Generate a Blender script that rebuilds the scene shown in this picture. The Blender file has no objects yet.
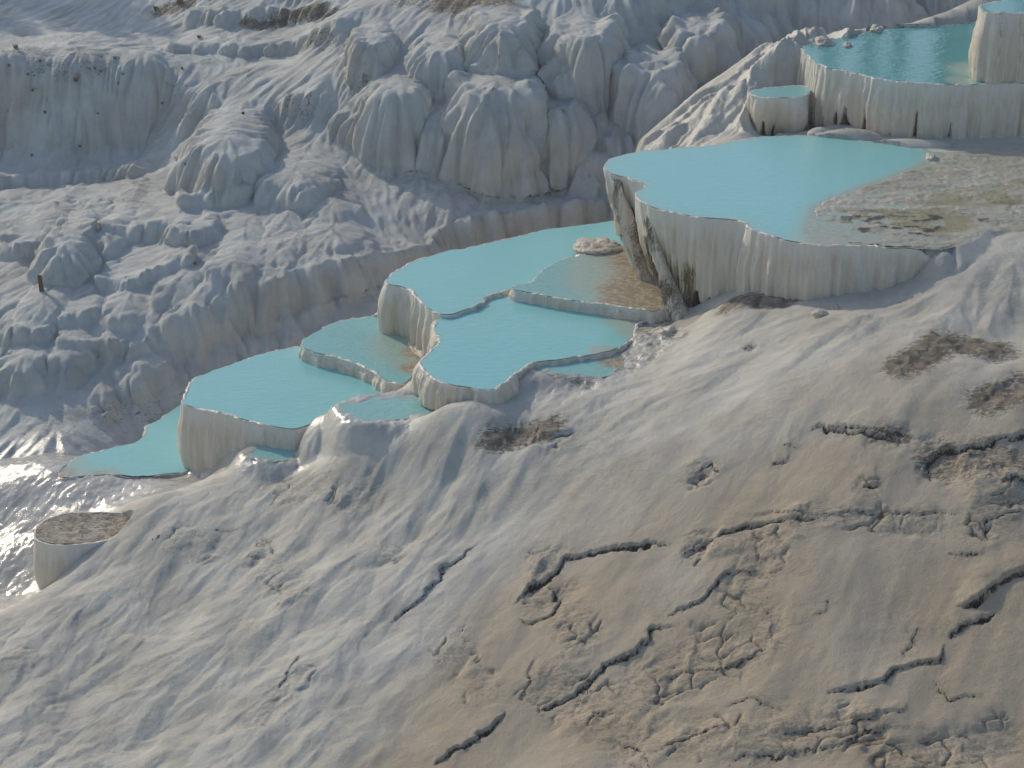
import bpy, math, random
import numpy as np
from mathutils import Vector
from mathutils.geometry import delaunay_2d_cdt

sc = bpy.context.scene
C = sc.collection
rnd = random.Random(7)
RNG = np.random.RandomState(11)

# ------------------------------------------------------------------ camera model
F = 1900.0; PITCH = math.radians(25.0)
def ray(px, py):
    px = np.asarray(px, float); py = np.asarray(py, float)
    a = (px-512)/F; b = -(py-384)/F
    dx = a
    dy = math.cos(PITCH) + b*math.sin(PITCH)
    dz = -math.sin(PITCH) + b*math.cos(PITCH)
    return dx, dy, dz
def on_plane(px, py, z):
    dx, dy, dz = ray(px, py)
    t = z/dz
    return dx*t, dy*t

# ------------------------------------------------------------------ noise
def _h(ix, iy, iz, seed):
    with np.errstate(over='ignore'):
        h = (ix.astype(np.int64)*374761393 + iy.astype(np.int64)*668265263 + iz*2147483647 + seed*974711) & 0xffffffff
        h = ((h ^ (h >> 13)) * 1274126177) & 0xffffffff
        h = ((h ^ (h >> 16)) * 2246822519) & 0xffffffff
        h = h ^ (h >> 15)
    return (h & 0xffffff) / float(0xffffff)
def vnoise(x, y, seed=0):
    ix = np.floor(x); iy = np.floor(y)
    fx = x-ix; fy = y-iy
    fx = fx*fx*fx*(fx*(fx*6-15)+10); fy = fy*fy*fy*(fy*(fy*6-15)+10)
    ix = ix.astype(np.int64); iy = iy.astype(np.int64)
    a = _h(ix, iy, 0, seed); b = _h(ix+1, iy, 0, seed); c = _h(ix, iy+1, 0, seed); d = _h(ix+1, iy+1, 0, seed)
    return (a*(1-fx)+b*fx)*(1-fy) + (c*(1-fx)+d*fx)*fy          # 0..1
def fbm(x, y, seed=0, oct=4, gain=.5):
    s = 0; a = 1; n = 0
    for k in range(oct):
        s = s + a*(vnoise(x*2**k+17.3*k, y*2**k-9.1*k, seed+k)-.5)*2; n += a; a *= gain
    return s/n
def worley(x, y, z, seed=0):
    """distance to the nearest jittered point (3-D), and the id of its cell"""
    ix = np.floor(x).astype(np.int64); iy = np.floor(y).astype(np.int64); iz = np.floor(z).astype(np.int64)
    best = np.full(x.shape, 9.0); second = np.full(x.shape, 9.0); cid = np.zeros(x.shape)
    for i in (-1, 0, 1):
        for j in (-1, 0, 1):
            for k in (-1, 0, 1):
                cx, cy, cz = ix+i, iy+j, iz+k
                m = cz*7919
                rx = _h(cx+m, cy, 0, seed+1); ry = _h(cx+m, cy, 0, seed+2); rz = _h(cx+m, cy, 0, seed+3)
                d = (cx+.1+.8*rx-x)**2 + (cy+.1+.8*ry-y)**2 + (cz+.1+.8*rz-z)**2
                c = d < best
                second = np.where(c, best, np.minimum(second, d))
                cid = np.where(c, rx, cid)
                best = np.where(c, d, best)
    return np.sqrt(best), np.sqrt(second), cid
def sstep(a, b, x):
    t = np.clip((x-a)/(b-a), 0, 1)
    return t*t*(3-2*t)

# ------------------------------------------------------------------ grids
def axis(lo, hi, step, far_lo, far_hi, grow=1.22):
    core = list(np.arange(lo, hi+step*.5, step))
    s = step; x = core[-1]; up = []
    while x < far_hi:
        s = min(s*grow, 12); x += s; up.append(x)
    s = step; x = core[0]; dn = []
    while x > far_lo:
        s = min(s*grow, 12); x -= s; dn.append(x)
    return np.array(dn[::-1]+core+up)
def bilin(xs, ys, Z, x, y):
    u = np.interp(x, xs, np.arange(len(xs))); v = np.interp(y, ys, np.arange(len(ys)))
    i = np.minimum(u.astype(int), len(xs)-2); j = np.minimum(v.astype(int), len(ys)-2)
    fu = u-i; fv = v-j
    return (Z[j, i]*(1-fu)+Z[j, i+1]*fu)*(1-fv) + (Z[j+1, i]*(1-fu)+Z[j+1, i+1]*fu)*fv
def rbf(ctrl, X, Y, smooth=0.02):
    P = np.array(ctrl); n = len(P)
    def k(r): return np.sqrt(r*r+.15)
    R = np.hypot(P[:, None, 0]-P[None, :, 0], P[:, None, 1]-P[None, :, 1])
    A = np.zeros((n+3, n+3)); A[:n, :n] = k(R) - smooth*np.eye(n)
    A[:n, n] = 1; A[:n, n+1:] = P[:, :2]; A[n, :n] = 1; A[n+1:, :n] = P[:, :2].T
    w = np.linalg.solve(A, np.concatenate([P[:, 2], [0, 0, 0]]))
    out = w[n] + w[n+1]*X + w[n+2]*Y
    for i in range(n): out = out + w[i]*k(np.hypot(X-P[i, 0], Y-P[i, 1]))
    return out
def flow_noise(xs, ys, Z, freq, seed, steps=10, ds=.12, oct=2, bias=None):
    """noise smeared along the line of steepest descent: drapery running down the slope"""
    gy, gx = np.gradient(Z, ys, xs)
    m = np.hypot(gx, gy)+1e-6
    gx, gy = -gx/m, -gy/m
    if bias is not None:
        gx = gx*(1-bias[2])+bias[0]*bias[2]; gy = gy*(1-bias[2])+bias[1]*bias[2]
        m = np.hypot(gx, gy)+1e-6; gx /= m; gy /= m
    X, Y = np.meshgrid(xs, ys)
    acc = np.zeros(Z.shape); wsum = 0
    for sgn in (1, -1):
        x = X.copy(); y = Y.copy()
        for k in range(steps):
            w = 1 - (k/steps)**2
            if not (sgn < 0 and k == 0):
                acc += w*fbm(x*freq, y*freq, seed, oct); wsum += w
            vx = bilin(xs, ys, gx, x, y); vy = bilin(xs, ys, gy, x, y)
            x += sgn*vx*ds; y += sgn*vy*ds
    acc /= wsum
    return acc/(np.std(acc)+1e-9)                                  # unit variance
def blur(Z, k):
    for ax in (0, 1):
        for _ in range(k):
            Z = (np.roll(Z, 1, ax)+2*Z+np.roll(Z, -1, ax))/4 if False else _b(Z, ax)
    return Z
def _b(Z, ax):
    a = np.take(Z, [0]+list(range(Z.shape[ax]-1)), ax); b = np.take(Z, list(range(1, Z.shape[ax]))+[Z.shape[ax]-1], ax)
    return (a+2*Z+b)/4
def seg_dist(X, Y, pts, closed=False):
    best = np.full(X.shape, 1e9); side = np.zeros(X.shape); tt = np.zeros(X.shape)
    n = len(pts); L = 0
    tot = sum(math.dist(pts[i], pts[(i+1) % n]) for i in range(n if closed else n-1))
    for i in range(n if closed else n-1):
        (x0, y0), (x1, y1) = pts[i], pts[(i+1) % n]
        dx, dy = x1-x0, y1-y0; q = dx*dx+dy*dy+1e-12
        t = np.clip(((X-x0)*dx+(Y-y0)*dy)/q, 0, 1)
        d = np.hypot(X-x0-t*dx, Y-y0-t*dy)
        c = d < best
        best = np.where(c, d, best)
        side = np.where(c, np.sign(dx*(Y-y0)-dy*(X-x0)), side)
        tt = np.where(c, (L+t*math.sqrt(q))/tot, tt)
        L += math.sqrt(q)
    return best, side, tt
def inside(X, Y, pts):
    r = np.zeros(X.shape, bool); n = len(pts)
    for i in range(n):
        (x0, y0), (x1, y1) = pts[i], pts[(i+1) % n]
        if y0 == y1: continue
        c = ((y0 > Y) != (y1 > Y)) & (X < (x1-x0)*(Y-y0)/(y1-y0)+x0)
        r ^= c
    return r
def signed(X, Y, pts):
    """positive inside"""
    d, _, _ = seg_dist(X, Y, pts, True)
    return np.where(inside(X, Y, pts), d, -d)

# ------------------------------------------------------------------ materials
class NT:
    def __init__(s, name):
        s.m = bpy.data.materials.new(name); s.m.use_nodes = True
        s.t = s.m.node_tree; s.n = s.t.nodes; s.l = s.t.links
        s.b = s.n['Principled BSDF']
    def new(s, k, **kw):
        o = s.n.new(k)
        for a, v in kw.items(): setattr(o, a, v)
        return o
    def link(s, a, b): s.l.new(a, b)
    def val(s, sock, v):
        if hasattr(v, 'is_output'): s.l.new(v, sock)
        else: sock.default_value = v
    def math(s, op, a, b=0.0, c=None, clamp=False):
        o = s.new('ShaderNodeMath', operation=op, use_clamp=clamp); s.val(o.inputs[0], a); s.val(o.inputs[1], b)
        if c is not None: s.val(o.inputs[2], c)
        return o.outputs[0]
    def mix(s, f, a, b):
        o = s.new('ShaderNodeMix', data_type='RGBA'); s.val(o.inputs[0], f)
        s.val(o.inputs[6], a if hasattr(a, 'is_output') else (*a, 1)); s.val(o.inputs[7], b if hasattr(b, 'is_output') else (*b, 1))
        return o.outputs[2]
    def coord(s, scale=(1, 1, 1)):
        g = s.new('ShaderNodeNewGeometry'); m = s.new('ShaderNodeMapping'); m.inputs['Scale'].default_value = scale
        s.link(g.outputs['Position'], m.inputs['Vector']); return m.outputs[0]
    def noise(s, scale, detail=4, rough=.55, vec=None, dist=0):
        o = s.new('ShaderNodeTexNoise'); o.inputs['Scale'].default_value = scale; o.inputs['Detail'].default_value = detail
        o.inputs['Roughness'].default_value = rough; o.inputs['Distortion'].default_value = dist
        s.link(vec if vec is not None else s.coord(), o.inputs['Vector']); return o.outputs[0]
    def ramp(s, v, a, b):
        o = s.new('ShaderNodeMapRange', interpolation_type='SMOOTHSTEP'); s.val(o.inputs[0], v)
        o.inputs[1].default_value = a; o.inputs[2].default_value = b
        return o.outputs[0]
    def attr(s, name):
        return s.new('ShaderNodeAttribute', attribute_name=name)
    def bump(s, h, dist, strength=1.0, prev=None):
        o = s.new('ShaderNodeBump'); s.val(o.inputs['Height'], h); o.inputs['Distance'].default_value = dist
        s.val(o.inputs['Strength'], strength)
        if prev is not None: s.link(prev, o.inputs['Normal'])
        return o.outputs[0]

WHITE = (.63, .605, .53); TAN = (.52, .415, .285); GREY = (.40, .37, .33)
BROWN = (.15, .12, .088); DARK = (.035, .025, .017); OLIVE = (.32, .275, .13)

def travertine(name, white=WHITE, far=False, wall=False):
    """masks: R tan, G brown/dirty, B wet, A dark;   masks2: R olive algae, G crusty"""
    s = NT(name)
    A = s.attr('masks'); sep = s.new('ShaderNodeSeparateColor'); s.link(A.outputs['Color'], sep.inputs[0])
    B = s.attr('masks2'); sep2 = s.new('ShaderNodeSeparateColor'); s.link(B.outputs['Color'], sep2.inputs[0])
    tan, brown, wet = sep.outputs; dark = A.outputs['Alpha']; olive, crust, _ = sep2.outputs
    n1 = s.noise(.9, 5, .6); n2 = s.noise(6, 5, .65); n3 = s.noise(38, 4, .7); n4 = s.noise(150, 2, .6); nb = s.noise(7 if far else 8, 7, .62, s.coord((1, 1.9, 1)), 1.2)
    col = s.mix(s.ramp(n1, .35, .68), white, (white[0]*.80, white[1]*.79, white[2]*.78))
    tm = s.math('MULTIPLY_ADD', s.math('SUBTRACT', n2, .5), .5, tan, clamp=True)
    col = s.mix(s.math('MULTIPLY', tan, s.ramp(tm, .05, .75)), col, TAN)
    # grey-brown speckle where the crust is rough
    cm = s.math('MULTIPLY', crust, s.ramp(nb, .42, .62))
    col = s.mix(s.math('MULTIPLY', cm, .55), col, (.20, .16, .115))
    col = s.mix(s.math('MULTIPLY', s.ramp(n3, .56, .74), .28), col, (.30, .25, .20))
    bm = s.ramp(s.math('MULTIPLY_ADD', s.math('SUBTRACT', nb, .5), 1.9, brown), .34, .74)
    bcol = s.mix(s.ramp(n2, .35, .65), BROWN, (.31, .26, .195))
    col = s.mix(bm, col, bcol)
    om = s.ramp(s.math('MULTIPLY_ADD', s.math('SUBTRACT', n2, .5), 1.2, olive), .10, 1.15)
    col = s.mix(om, col, OLIVE)
    col = s.mix(s.ramp(s.math('MULTIPLY_ADD', s.math('SUBTRACT', n3, .5), .6, dark), .3, .8), col, DARK)
    col = s.mix(s.math('MULTIPLY', wet, .30), col, s.mix(.5, col, (.22, .20, .17)))
    s.link(col, s.b.inputs['Base Color'])
    r = s.math('MULTIPLY_ADD', n2, .25, .60)
    wr = s.math('MULTIPLY_ADD', n3, .16, .04)
    mr = s.new('ShaderNodeMix', data_type='FLOAT'); s.val(mr.inputs[0], wet); s.val(mr.inputs[2], r); s.val(mr.inputs[3], wr)
    s.link(mr.outputs[0], s.b.inputs['Roughness'])
    s.val(s.b.inputs['Specular IOR Level'], s.math('MULTIPLY_ADD', wet, .75, .18))
    if wall:
        streak = s.noise(1, 5, .6, s.coord((22, 22, 1.6)))
        b0 = s.bump(streak, .05, .7)
    else: b0 = None
    b1 = s.bump(n2, .05 if not far else .08, s.math('MULTIPLY_ADD', wet, -.30, .55), b0)
    b2 = s.bump(n3, .030 if not far else .045, s.math('MULTIPLY_ADD', wet, -.42, .6), b1)
    b3 = s.bump(n4, .008, s.math('MULTIPLY_ADD', wet, -.75, .8), b2)
    s.link(b3, s.b.inputs['Normal'])
    return s.m

def wall_material(name='wall_stone'):
    s = NT(name)
    A = s.attr('masks'); sep = s.new('ShaderNodeSeparateColor'); s.link(A.outputs['Color'], sep.inputs[0])
    stain, t, wet = sep.outputs; dark = A.outputs['Alpha']
    streak = s.noise(1, 5, .6, s.coord((9, 9, .55))); fine = s.noise(1, 4, .6, s.coord((34, 34, 2.0)))
    n2 = s.noise(5, 5, .6); n3 = s.noise(40, 4, .65)
    col = s.mix(s.ramp(streak, .35, .65), (.74, .66, .55), (.65, .55, .42))
    col = s.mix(s.math('MULTIPLY', s.ramp(fine, .55, .75), .22), col, (.42, .33, .23))
    col = s.mix(s.math('MULTIPLY', s.ramp(n2, .5, .75), .3), col, (.62, .56, .48))
    col = s.mix(s.ramp(s.math('MULTIPLY_ADD', s.math('SUBTRACT', streak, .5), .5, t), .34, .0), col, (.76, .71, .62))
    sm = s.ramp(s.math('MULTIPLY_ADD', s.math('SUBTRACT', fine, .5), 1.2, stain), .30, .85)
    col = s.mix(sm, col, s.mix(s.ramp(n3, .4, .6), (.20, .135, .06), (.10, .068, .03)))
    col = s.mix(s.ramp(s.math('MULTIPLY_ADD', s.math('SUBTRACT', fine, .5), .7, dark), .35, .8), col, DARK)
    s.link(col, s.b.inputs['Base Color'])
    s.val(s.b.inputs['Roughness'], s.math('MULTIPLY_ADD', n3, .3, .42))
    s.val(s.b.inputs['Specular IOR Level'], .35)
    b = s.bump(fine, .03, .7); b = s.bump(n2, .03, .4, b); b = s.bump(n3, .010, .6, b)
    s.link(b, s.b.inputs['Normal'])
    return s.m

def rim_material():
    s = NT('rim_stone')
    n2 = s.noise(9, 4, .6); n3 = s.noise(60, 4, .65)
    col = s.mix(s.ramp(n2, .35, .65), (.80, .76, .68), (.70, .63, .53))
    col = s.mix(s.math('MULTIPLY', s.ramp(n3, .56, .7), .5), col, (.36, .28, .19))
    s.link(col, s.b.inputs['Base Color'])
    s.val(s.b.inputs['Roughness'], .35); s.val(s.b.inputs['Specular IOR Level'], .55)
    b = s.bump(n2, .03, .6); b = s.bump(n3, .012, .7, b)
    s.link(b, s.b.inputs['Normal'])
    return s.m

def water_material(name, deep, ior=1.36, shallow=(.40, .50, .42), bed=(.34, .27, .17), rip=.004, rscale=5, rough=.06):
    s = NT(name)
    A = s.attr('masks'); sep = s.new('ShaderNodeSeparateColor'); s.link(A.outputs['Color'], sep.inputs[0])
    sh, bd, _ = sep.outputs
    n2 = s.noise(1.1, 3, .5); n3 = s.noise(9, 5, .6)
    col = s.mix(s.math('MULTIPLY', n2, .35), deep, tuple(c*.82 for c in deep))
    shm = s.math('MULTIPLY_ADD', s.math('SUBTRACT', n3, .5), .3, sh, clamp=True)
    col = s.mix(s.math('MULTIPLY', sh, s.ramp(shm, .0, .8)), col, shallow)
    bdm = s.ramp(s.math('MULTIPLY_ADD', s.math('SUBTRACT', n3, .5), 1.0, bd), .15, .95)
    col = s.mix(bdm, col, s.mix(s.ramp(n3, .4, .62), bed, (.50, .44, .33)))
    s.link(col, s.b.inputs['Base Color'])
    s.val(s.b.inputs['Roughness'], rough); s.b.inputs['IOR'].default_value = ior
    w1 = s.noise(rscale, 3, .55, s.coord((1, 2.2, 1)), .4); w2 = s.noise(rscale*4, 2, .5, s.coord((1, 2.0, 1)))
    b = s.bump(w1, rip*2.2, .8); b = s.bump(w2, rip*.5, .8, b)
    s.link(b, s.b.inputs['Normal'])
    return s.m

def plain(name, col, rough=.8, scale=12, var=.3, bump=.01):
    s = NT(name); n = s.noise(scale, 4, .6)
    s.link(s.mix(s.ramp(n, .3, .7), col, tuple(c*(1-var) for c in col)), s.b.inputs['Base Color'])
    s.b.inputs['Roughness'].default_value = rough
    s.link(s.bump(n, bump, .7), s.b.inputs['Normal'])
    return s.m

M = dict(
    ground=travertine('near_travertine'),
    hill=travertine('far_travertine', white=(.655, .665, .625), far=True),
    wall=wall_material(), rim=rim_material(),
    water=water_material('milky_water', (.28, .63, .62)),
    water_thin=water_material('thin_water', (.27, .57, .55), rip=.009, rscale=9),
    water_clear=water_material('clear_water', (.11, .37, .36), rip=.004, rscale=4, rough=.02, ior=1.6),
    rock=plain('pale_rock', (.62, .55, .45), .55, 14, .35, .03),
    dirt=plain('dirty_rock', (.36, .28, .19), .7, 20, .5, .03),
    crevice_tone=plain('crevice_brown', (.16, .085, .04), .8, 30, .4, .004),  # dark brown of the slab that stands for a crevice
    tuft=plain('dry_stalks', (.30, .22, .13), .9, 40, .5, .002),
    leaf=plain('dark_needles', (.020, .045, .022), .9, 9, .5, .01),
    bark=plain('bark', (.09, .06, .04), .9, 20, .4, .02),
)

# ------------------------------------------------------------------ mesh helpers
def mesh_obj(name, verts, faces, mat, parent=None, masks=None, masks2=None, smooth=True):
    me = bpy.data.meshes.new(name)
    verts = np.asarray(verts, np.float32); faces = np.asarray(faces)
    me.vertices.add(len(verts)); me.vertices.foreach_set('co', verts.ravel())
    k = faces.shape[1]
    me.loops.add(faces.size); me.loops.foreach_set('vertex_index', faces.ravel().astype(np.int32))
    me.polygons.add(len(faces)); me.polygons.foreach_set('loop_start', np.arange(0, faces.size, k, dtype=np.int32))
    me.update(calc_edges=True); me.validate()
    if smooth: me.polygons.foreach_set('use_smooth', np.ones(len(me.polygons), bool))
    for nm, mk in (('masks', masks), ('masks2', masks2)):
        if mk is not None:
            a = me.color_attributes.new(nm, 'FLOAT_COLOR', 'POINT')
            a.data.foreach_set('color', np.ascontiguousarray(mk, np.float32).ravel())
    me.materials.append(mat)
    o = bpy.data.objects.new(name, me); C.objects.link(o)
    if parent is not None:
        o.parent = parent; o.matrix_parent_inverse = parent.matrix_world.inverted()
        o.location = -Vector(parent.location) if False else (0, 0, 0)
    return o
def empty(name, loc, label, cat, group=None):
    o = bpy.data.objects.new(name, None); C.objects.link(o); o.location = loc
    o.empty_display_size = .2
    o['label'] = label; o['category'] = cat
    if group: o['group'] = group
    return o
def tag(o, label, cat, group=None):
    o['label'] = label; o['category'] = cat
    if group: o['group'] = group
    return o
def grid_faces(nv, nu, wrap=False):
    j, i = np.meshgrid(np.arange(nv-1), np.arange(nu if wrap else nu-1), indexing='ij')
    i2 = (i+1) % nu
    return np.stack([j*nu+i, j*nu+i2, (j+1)*nu+i2, (j+1)*nu+i], -1).reshape(-1, 4)

# ------------------------------------------------------------------ pool outlines (image points that lie on each pool's water level)
def catmull(P, n=10):
    P = np.array(P, float); m = len(P); out = []
    for i in range(m):
        p0, p1, p2, p3 = P[i-1], P[i], P[(i+1) % m], P[(i+2) % m]
        for t in np.linspace(0, 1, n, endpoint=False):
            out.append(.5*((2*p1)+(-p0+p2)*t+(2*p0-5*p1+4*p2-p3)*t*t+(-p0+3*p1-3*p2+p3)*t**3))
    return np.array(out)
def outline(pix, z, step=.022, wob=.02, seed=0):
    """dense closed outline: world xy, outward normal, pixel"""
    D = catmull(pix, 24)
    x, y = on_plane(D[:, 0], D[:, 1], z)
    W = np.stack([x, y], 1)
    W2 = np.vstack([W, W[:1]]); D2 = np.vstack([D, D[:1]])
    L = np.concatenate([[0], np.cumsum(np.hypot(*np.diff(W2, axis=0).T))])
    n = int(L[-1]/step)
    s = np.linspace(0, L[-1], n, endpoint=False)
    P = np.stack([np.interp(s, L, W2[:, 0]), np.interp(s, L, W2[:, 1])], 1)
    Q = np.stack([np.interp(s, L, D2[:, 0]), np.interp(s, L, D2[:, 1])], 1)
    def nrm(P, k=3):
        T = np.roll(P, -k, 0)-np.roll(P, k, 0); T /= np.hypot(*T.T)[:, None]+1e-9
        N = np.stack([T[:, 1], -T[:, 0]], 1)
        area = np.sum(P[:, 0]*np.roll(P[:, 1], -1)-np.roll(P[:, 0], -1)*P[:, 1])
        return N if area > 0 else -N
    N = nrm(P, 8)
    for _ in range(10): N = (np.roll(N, 1, 0)+N*2+np.roll(N, -1, 0))/4
    N /= np.hypot(*N.T)[:, None]
    w = wob*(1.3*fbm(P[:, 0]*2.2, P[:, 1]*2.2, seed, 2) + .9*fbm(P[:, 0]*8, P[:, 1]*8, seed+5, 2))
    P = P+N*w[:, None]
    N2 = nrm(P, 5)
    for _ in range(6): N2 = (np.roll(N2, 1, 0)+N2*2+np.roll(N2, -1, 0))/4
    N2 /= np.hypot(*N2.T)[:, None]
    return dict(P=P, N=N2, px=Q, s=s, z=z, L=L[-1])

POOLS = {
 'top': dict(z=-9.5, pix=[(981,8),(984,4),(1000,1),(1040,-3),(1100,-2),(1150,4),(1120,14),(1060,15),(1024,13),(995,12.5)]),
 'upper': dict(z=-10.95, pix=[(801,49),(812,44),(840,38),(870,32),(906,28),(950,25),(985,22),(1060,21),(1140,30),(1160,60),(1120,84),(1024,84),(960,85),(934,84),(895,82),(867,77),(851,72.5),(831,68),(815,62)]),
 'side': dict(z=-11.55, pix=[(751,93),(756,90),(768,87.5),(785,86.5),(803,86),(811,90),(805,96.5),(785,97.5),(770,98),(758,97)]),
 'main': dict(z=-12.0, pix=[(603,168),(608,162),(625,155),(660,149.5),(710,145.5),(760,137.5),(800,135.5),(850,139),(900,145),(935,152),(980,165),(1010,200),(985,235),(940,249),(900,248),(857,246),(812,244.5),(780,238),(752,229.5),(738,222),(690,215.5),(660,209.5),(641,201),(639,193),(645,186),(628,178),(611,173)]),
 'middle': dict(z=-13.95, pix=[(388,283),(391,276),(399,269),(417,260),(449,251),(470,248),(508,239),(546,230),(581,225),(616,221),(640,226),(646,240),(630,250),(600,252),(575,257),(557,263),(543,273),(534,282),(511,289.5),(487,296),(482,303),(458,313),(440,314),(428,307.5),(414,295),(402,286)]),
 'shelf': dict(z=-13.82, pix=[(513,288),(530,282),(541,272),(556,262),(580,255),(605,250),(640,252),(665,275),(675,300),(656,311),(640,309),(600,304),(560,298),(530,292)]),
 'front': dict(z=-14.02, pix=[(436,327),(441,317),(459,312),(484,302),(511,291),(546,292),(600,300),(645,310),(650,318),(637,325),(633,339),(616,348),(599,353),(560,359),(537,362.5),(525,368),(512,378),(499,386.5),(487,389.5),(464,387),(443,382),(429,374.5),(421,364),(430,351),(439,339)]),
 'lower': dict(z=-14.95, pix=[(303,347),(307,338),(325,326.5),(350,319),(386,316),(408,318),(430,335),(440,350),(428,358),(416,372),(404,383),(396,383),(386,379.5),(368,369),(339,358),(312,351)]),
 'left': dict(z=-15.2, pix=[(184,403),(187,390),(194,379),(212,371),(249,359),(267,353),(300,347),(345,352),(378,368),(395,385),(386,397),(346,405),(322,419),(303,427),(285,428),(249,420.5),(220,413),(196,408)]),
 'lowest': dict(z=-16.5, pix=[(200,402),(181,405),(163,418),(147,427),(145,436),(124,445),(91,453),(66,464),(61,471),(66,478),(98,475),(130,476),(163,474),(190,470),(205,440)]),
 'puddle': dict(z=-14.60, pix=[(344,405),(360,400),(395,396),(425,395),(447,400),(440,408),(412,417),(380,420),(352,419),(343,412)]),
 'glint': dict(z=-15.57, pix=[(250,453),(262,446),(285,441),(300,446),(292,455),(268,460)]),
 'ledge': dict(z=-14.10, pix=[(540,364),(565,359),(600,353.5),(618,353),(618,370),(600,376),(570,375),(545,372)]),
 'dry': dict(z=-16.4, pix=[(35,535),(38,526),(48,518),(70,512.5),(100,512),(125,514),(135,525),(115,538),(80,543),(55,544),(39,540)]),
}
wobs = dict(top=.03, upper=.045, side=.03, main=.05, middle=.03, shelf=.03, front=.035, lower=.03, left=.025, lowest=.04, puddle=.05, glint=.06, ledge=.03, dry=.012)
for i, (k, p) in enumerate(POOLS.items()):
    p['o'] = outline(p['pix'], p['z'], wob=wobs[k], seed=40+i*7)
    p['poly'] = [tuple(v) for v in p['o']['P'][::6]]

# ------------------------------------------------------------------ near terrain
def c_pix(lst):
    out = []
    for px, py, z in lst:
        x, y = on_plane(px, py, z); out.append((float(x), float(y), z))
    return out
def tiltdown(lst):
    out = []
    for px, py, z in lst:
        if (px >= 200 and py >= 455) or py >= 675: z -= float(np.interp(py, [455, 480, 600, 680, 768], [.0, .1, .25, .38, .5]) if px >= 460 else np.interp(py, [480, 600, 680, 768], [0, .15, .32, .45]))
        out.append((px, py, z))
    return out
near_ctrl = c_pix(tiltdown([
 (-150,768,-17.1),(0,768,-16.6),(150,768,-16.35),(300,768,-16.1),(512,768,-15.7),(800,768,-15.2),(1024,768,-14.85),(1200,768,-14.6),
 (100,680,-16.65),(350,680,-15.9),(600,680,-15.35),(900,680,-14.7),
 (-60,640,-17.2),(0,622,-16.95),(60,585,-16.75),(100,560,-16.6),(200,600,-16.3),(400,600,-15.65),(600,600,-15.05),(800,600,-14.5),(1024,600,-14.1),(1200,600,-13.8),
 (130,520,-16.3),(160,500,-16.15),(220,480,-15.95),(300,462,-15.65),(300,520,-15.8),(400,480,-15.2),(500,520,-15.05),(600,480,-14.4),(800,480,-13.8),(1024,480,-13.4),(1200,480,-13.1),
 (370,436,-14.78),(450,412,-14.6),(500,405,-14.4),(550,392,-14.25),(600,400,-14.15),(700,420,-13.8),(800,400,-13.3),(920,400,-13.0),(1024,400,-12.85),(1200,400,-12.6),
 (610,380,-14.1),(640,362,-13.98),(670,338,-13.9),(700,335,-13.6),(740,297,-13.12),(770,300,-13.1),(800,311,-13.05),(760,330,-13.25),(820,330,-13.0),(900,300,-12.68),(1024,330,-12.65),(1200,330,-12.4),
 (830,291,-12.92),(870,287,-12.8),(900,280,-12.65),(925,270,-12.4),(960,262,-12.2),(1024,252,-12.06),(1150,245,-12.0),
 (1024,200,-11.99),(1100,200,-11.98),(1024,150,-11.98),(950,150,-11.99),(1150,150,-11.97),(870,142,-11.99),
 # strip between the terrace walls and the near slope
 (660,318,-13.98),(680,320,-13.98),(650,300,-13.9),(620,349,-14.0),
 (420,385,-14.6),(400,392,-14.85),(420,378,-14.6),
 (345,414,-14.66),(380,423,-14.64),(432,406,-14.5),(320,412,-14.95),(320,440,-15.2),(303,438,-15.28),(290,434,-15.22),(270,450,-15.72),(240,462,-15.9),(215,470,-16.2),(190,480,-16.45),
 (150,484,-16.52),(100,484,-16.55),(50,490,-16.65),(0,480,-16.8),(-60,480,-17.0),
 (130,500,-16.6),(20,520,-17.1),(0,560,-17.4),(30,590,-17.6),(-60,560,-17.8),
 (15,470,-16.6),(50,458,-16.5),
 # flank under the upper pool, beyond the main pool
 (585,235,-15.1),(600,200,-15.4),(625,172,-14.7),(655,150,-12.9),(690,135,-12.5),(720,120,-12.25),(690,112,-12.2),(740,130,-12.2),(740,82,-11.6),(715,97,-11.85),(770,66,-11.3),(795,52,-11.0),
 (750,100,-11.75),(795,122,-12.45),(812,118,-12.35),(870,27,-10.95),(915,22,-10.9),(950,12,-10.6),(975,6,-9.9),
]))
near_ctrl = [q for q in near_ctrl]
def foot(lst, z):
    for px, yl, yf in lst:
        X0, D = on_plane(px, yl, z); D = D-.06
        dx, dy, dz = ray(px, yf); t = D/dy
        near_ctrl.append((float(dx*t), float(D), float(dz*t)))
foot([(187,405,466),(215,412,459),(240,418,446),(262,424,434),(280,428,432)], -15.2)
foot([(429,374.5,388),(443,382,393),(464,387,398),(487,389.5,400),(505,383,398)], -14.02)
foot([(637,325,328),(616,348,351),(599,353,356),(560,359,362),(537,363,366)], -14.02)
foot([(85,477,479),(110,476,478),(130,476,478.5),(150,475,477),(175,472,475)], -16.5)
foot([(757,96,129),(770,98,132),(783,98,134)], -11.55)
foot([(45,540,589),(60,543,577),(75,542,562),(95,539,549),(115,532,535)], -16.4)
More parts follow.
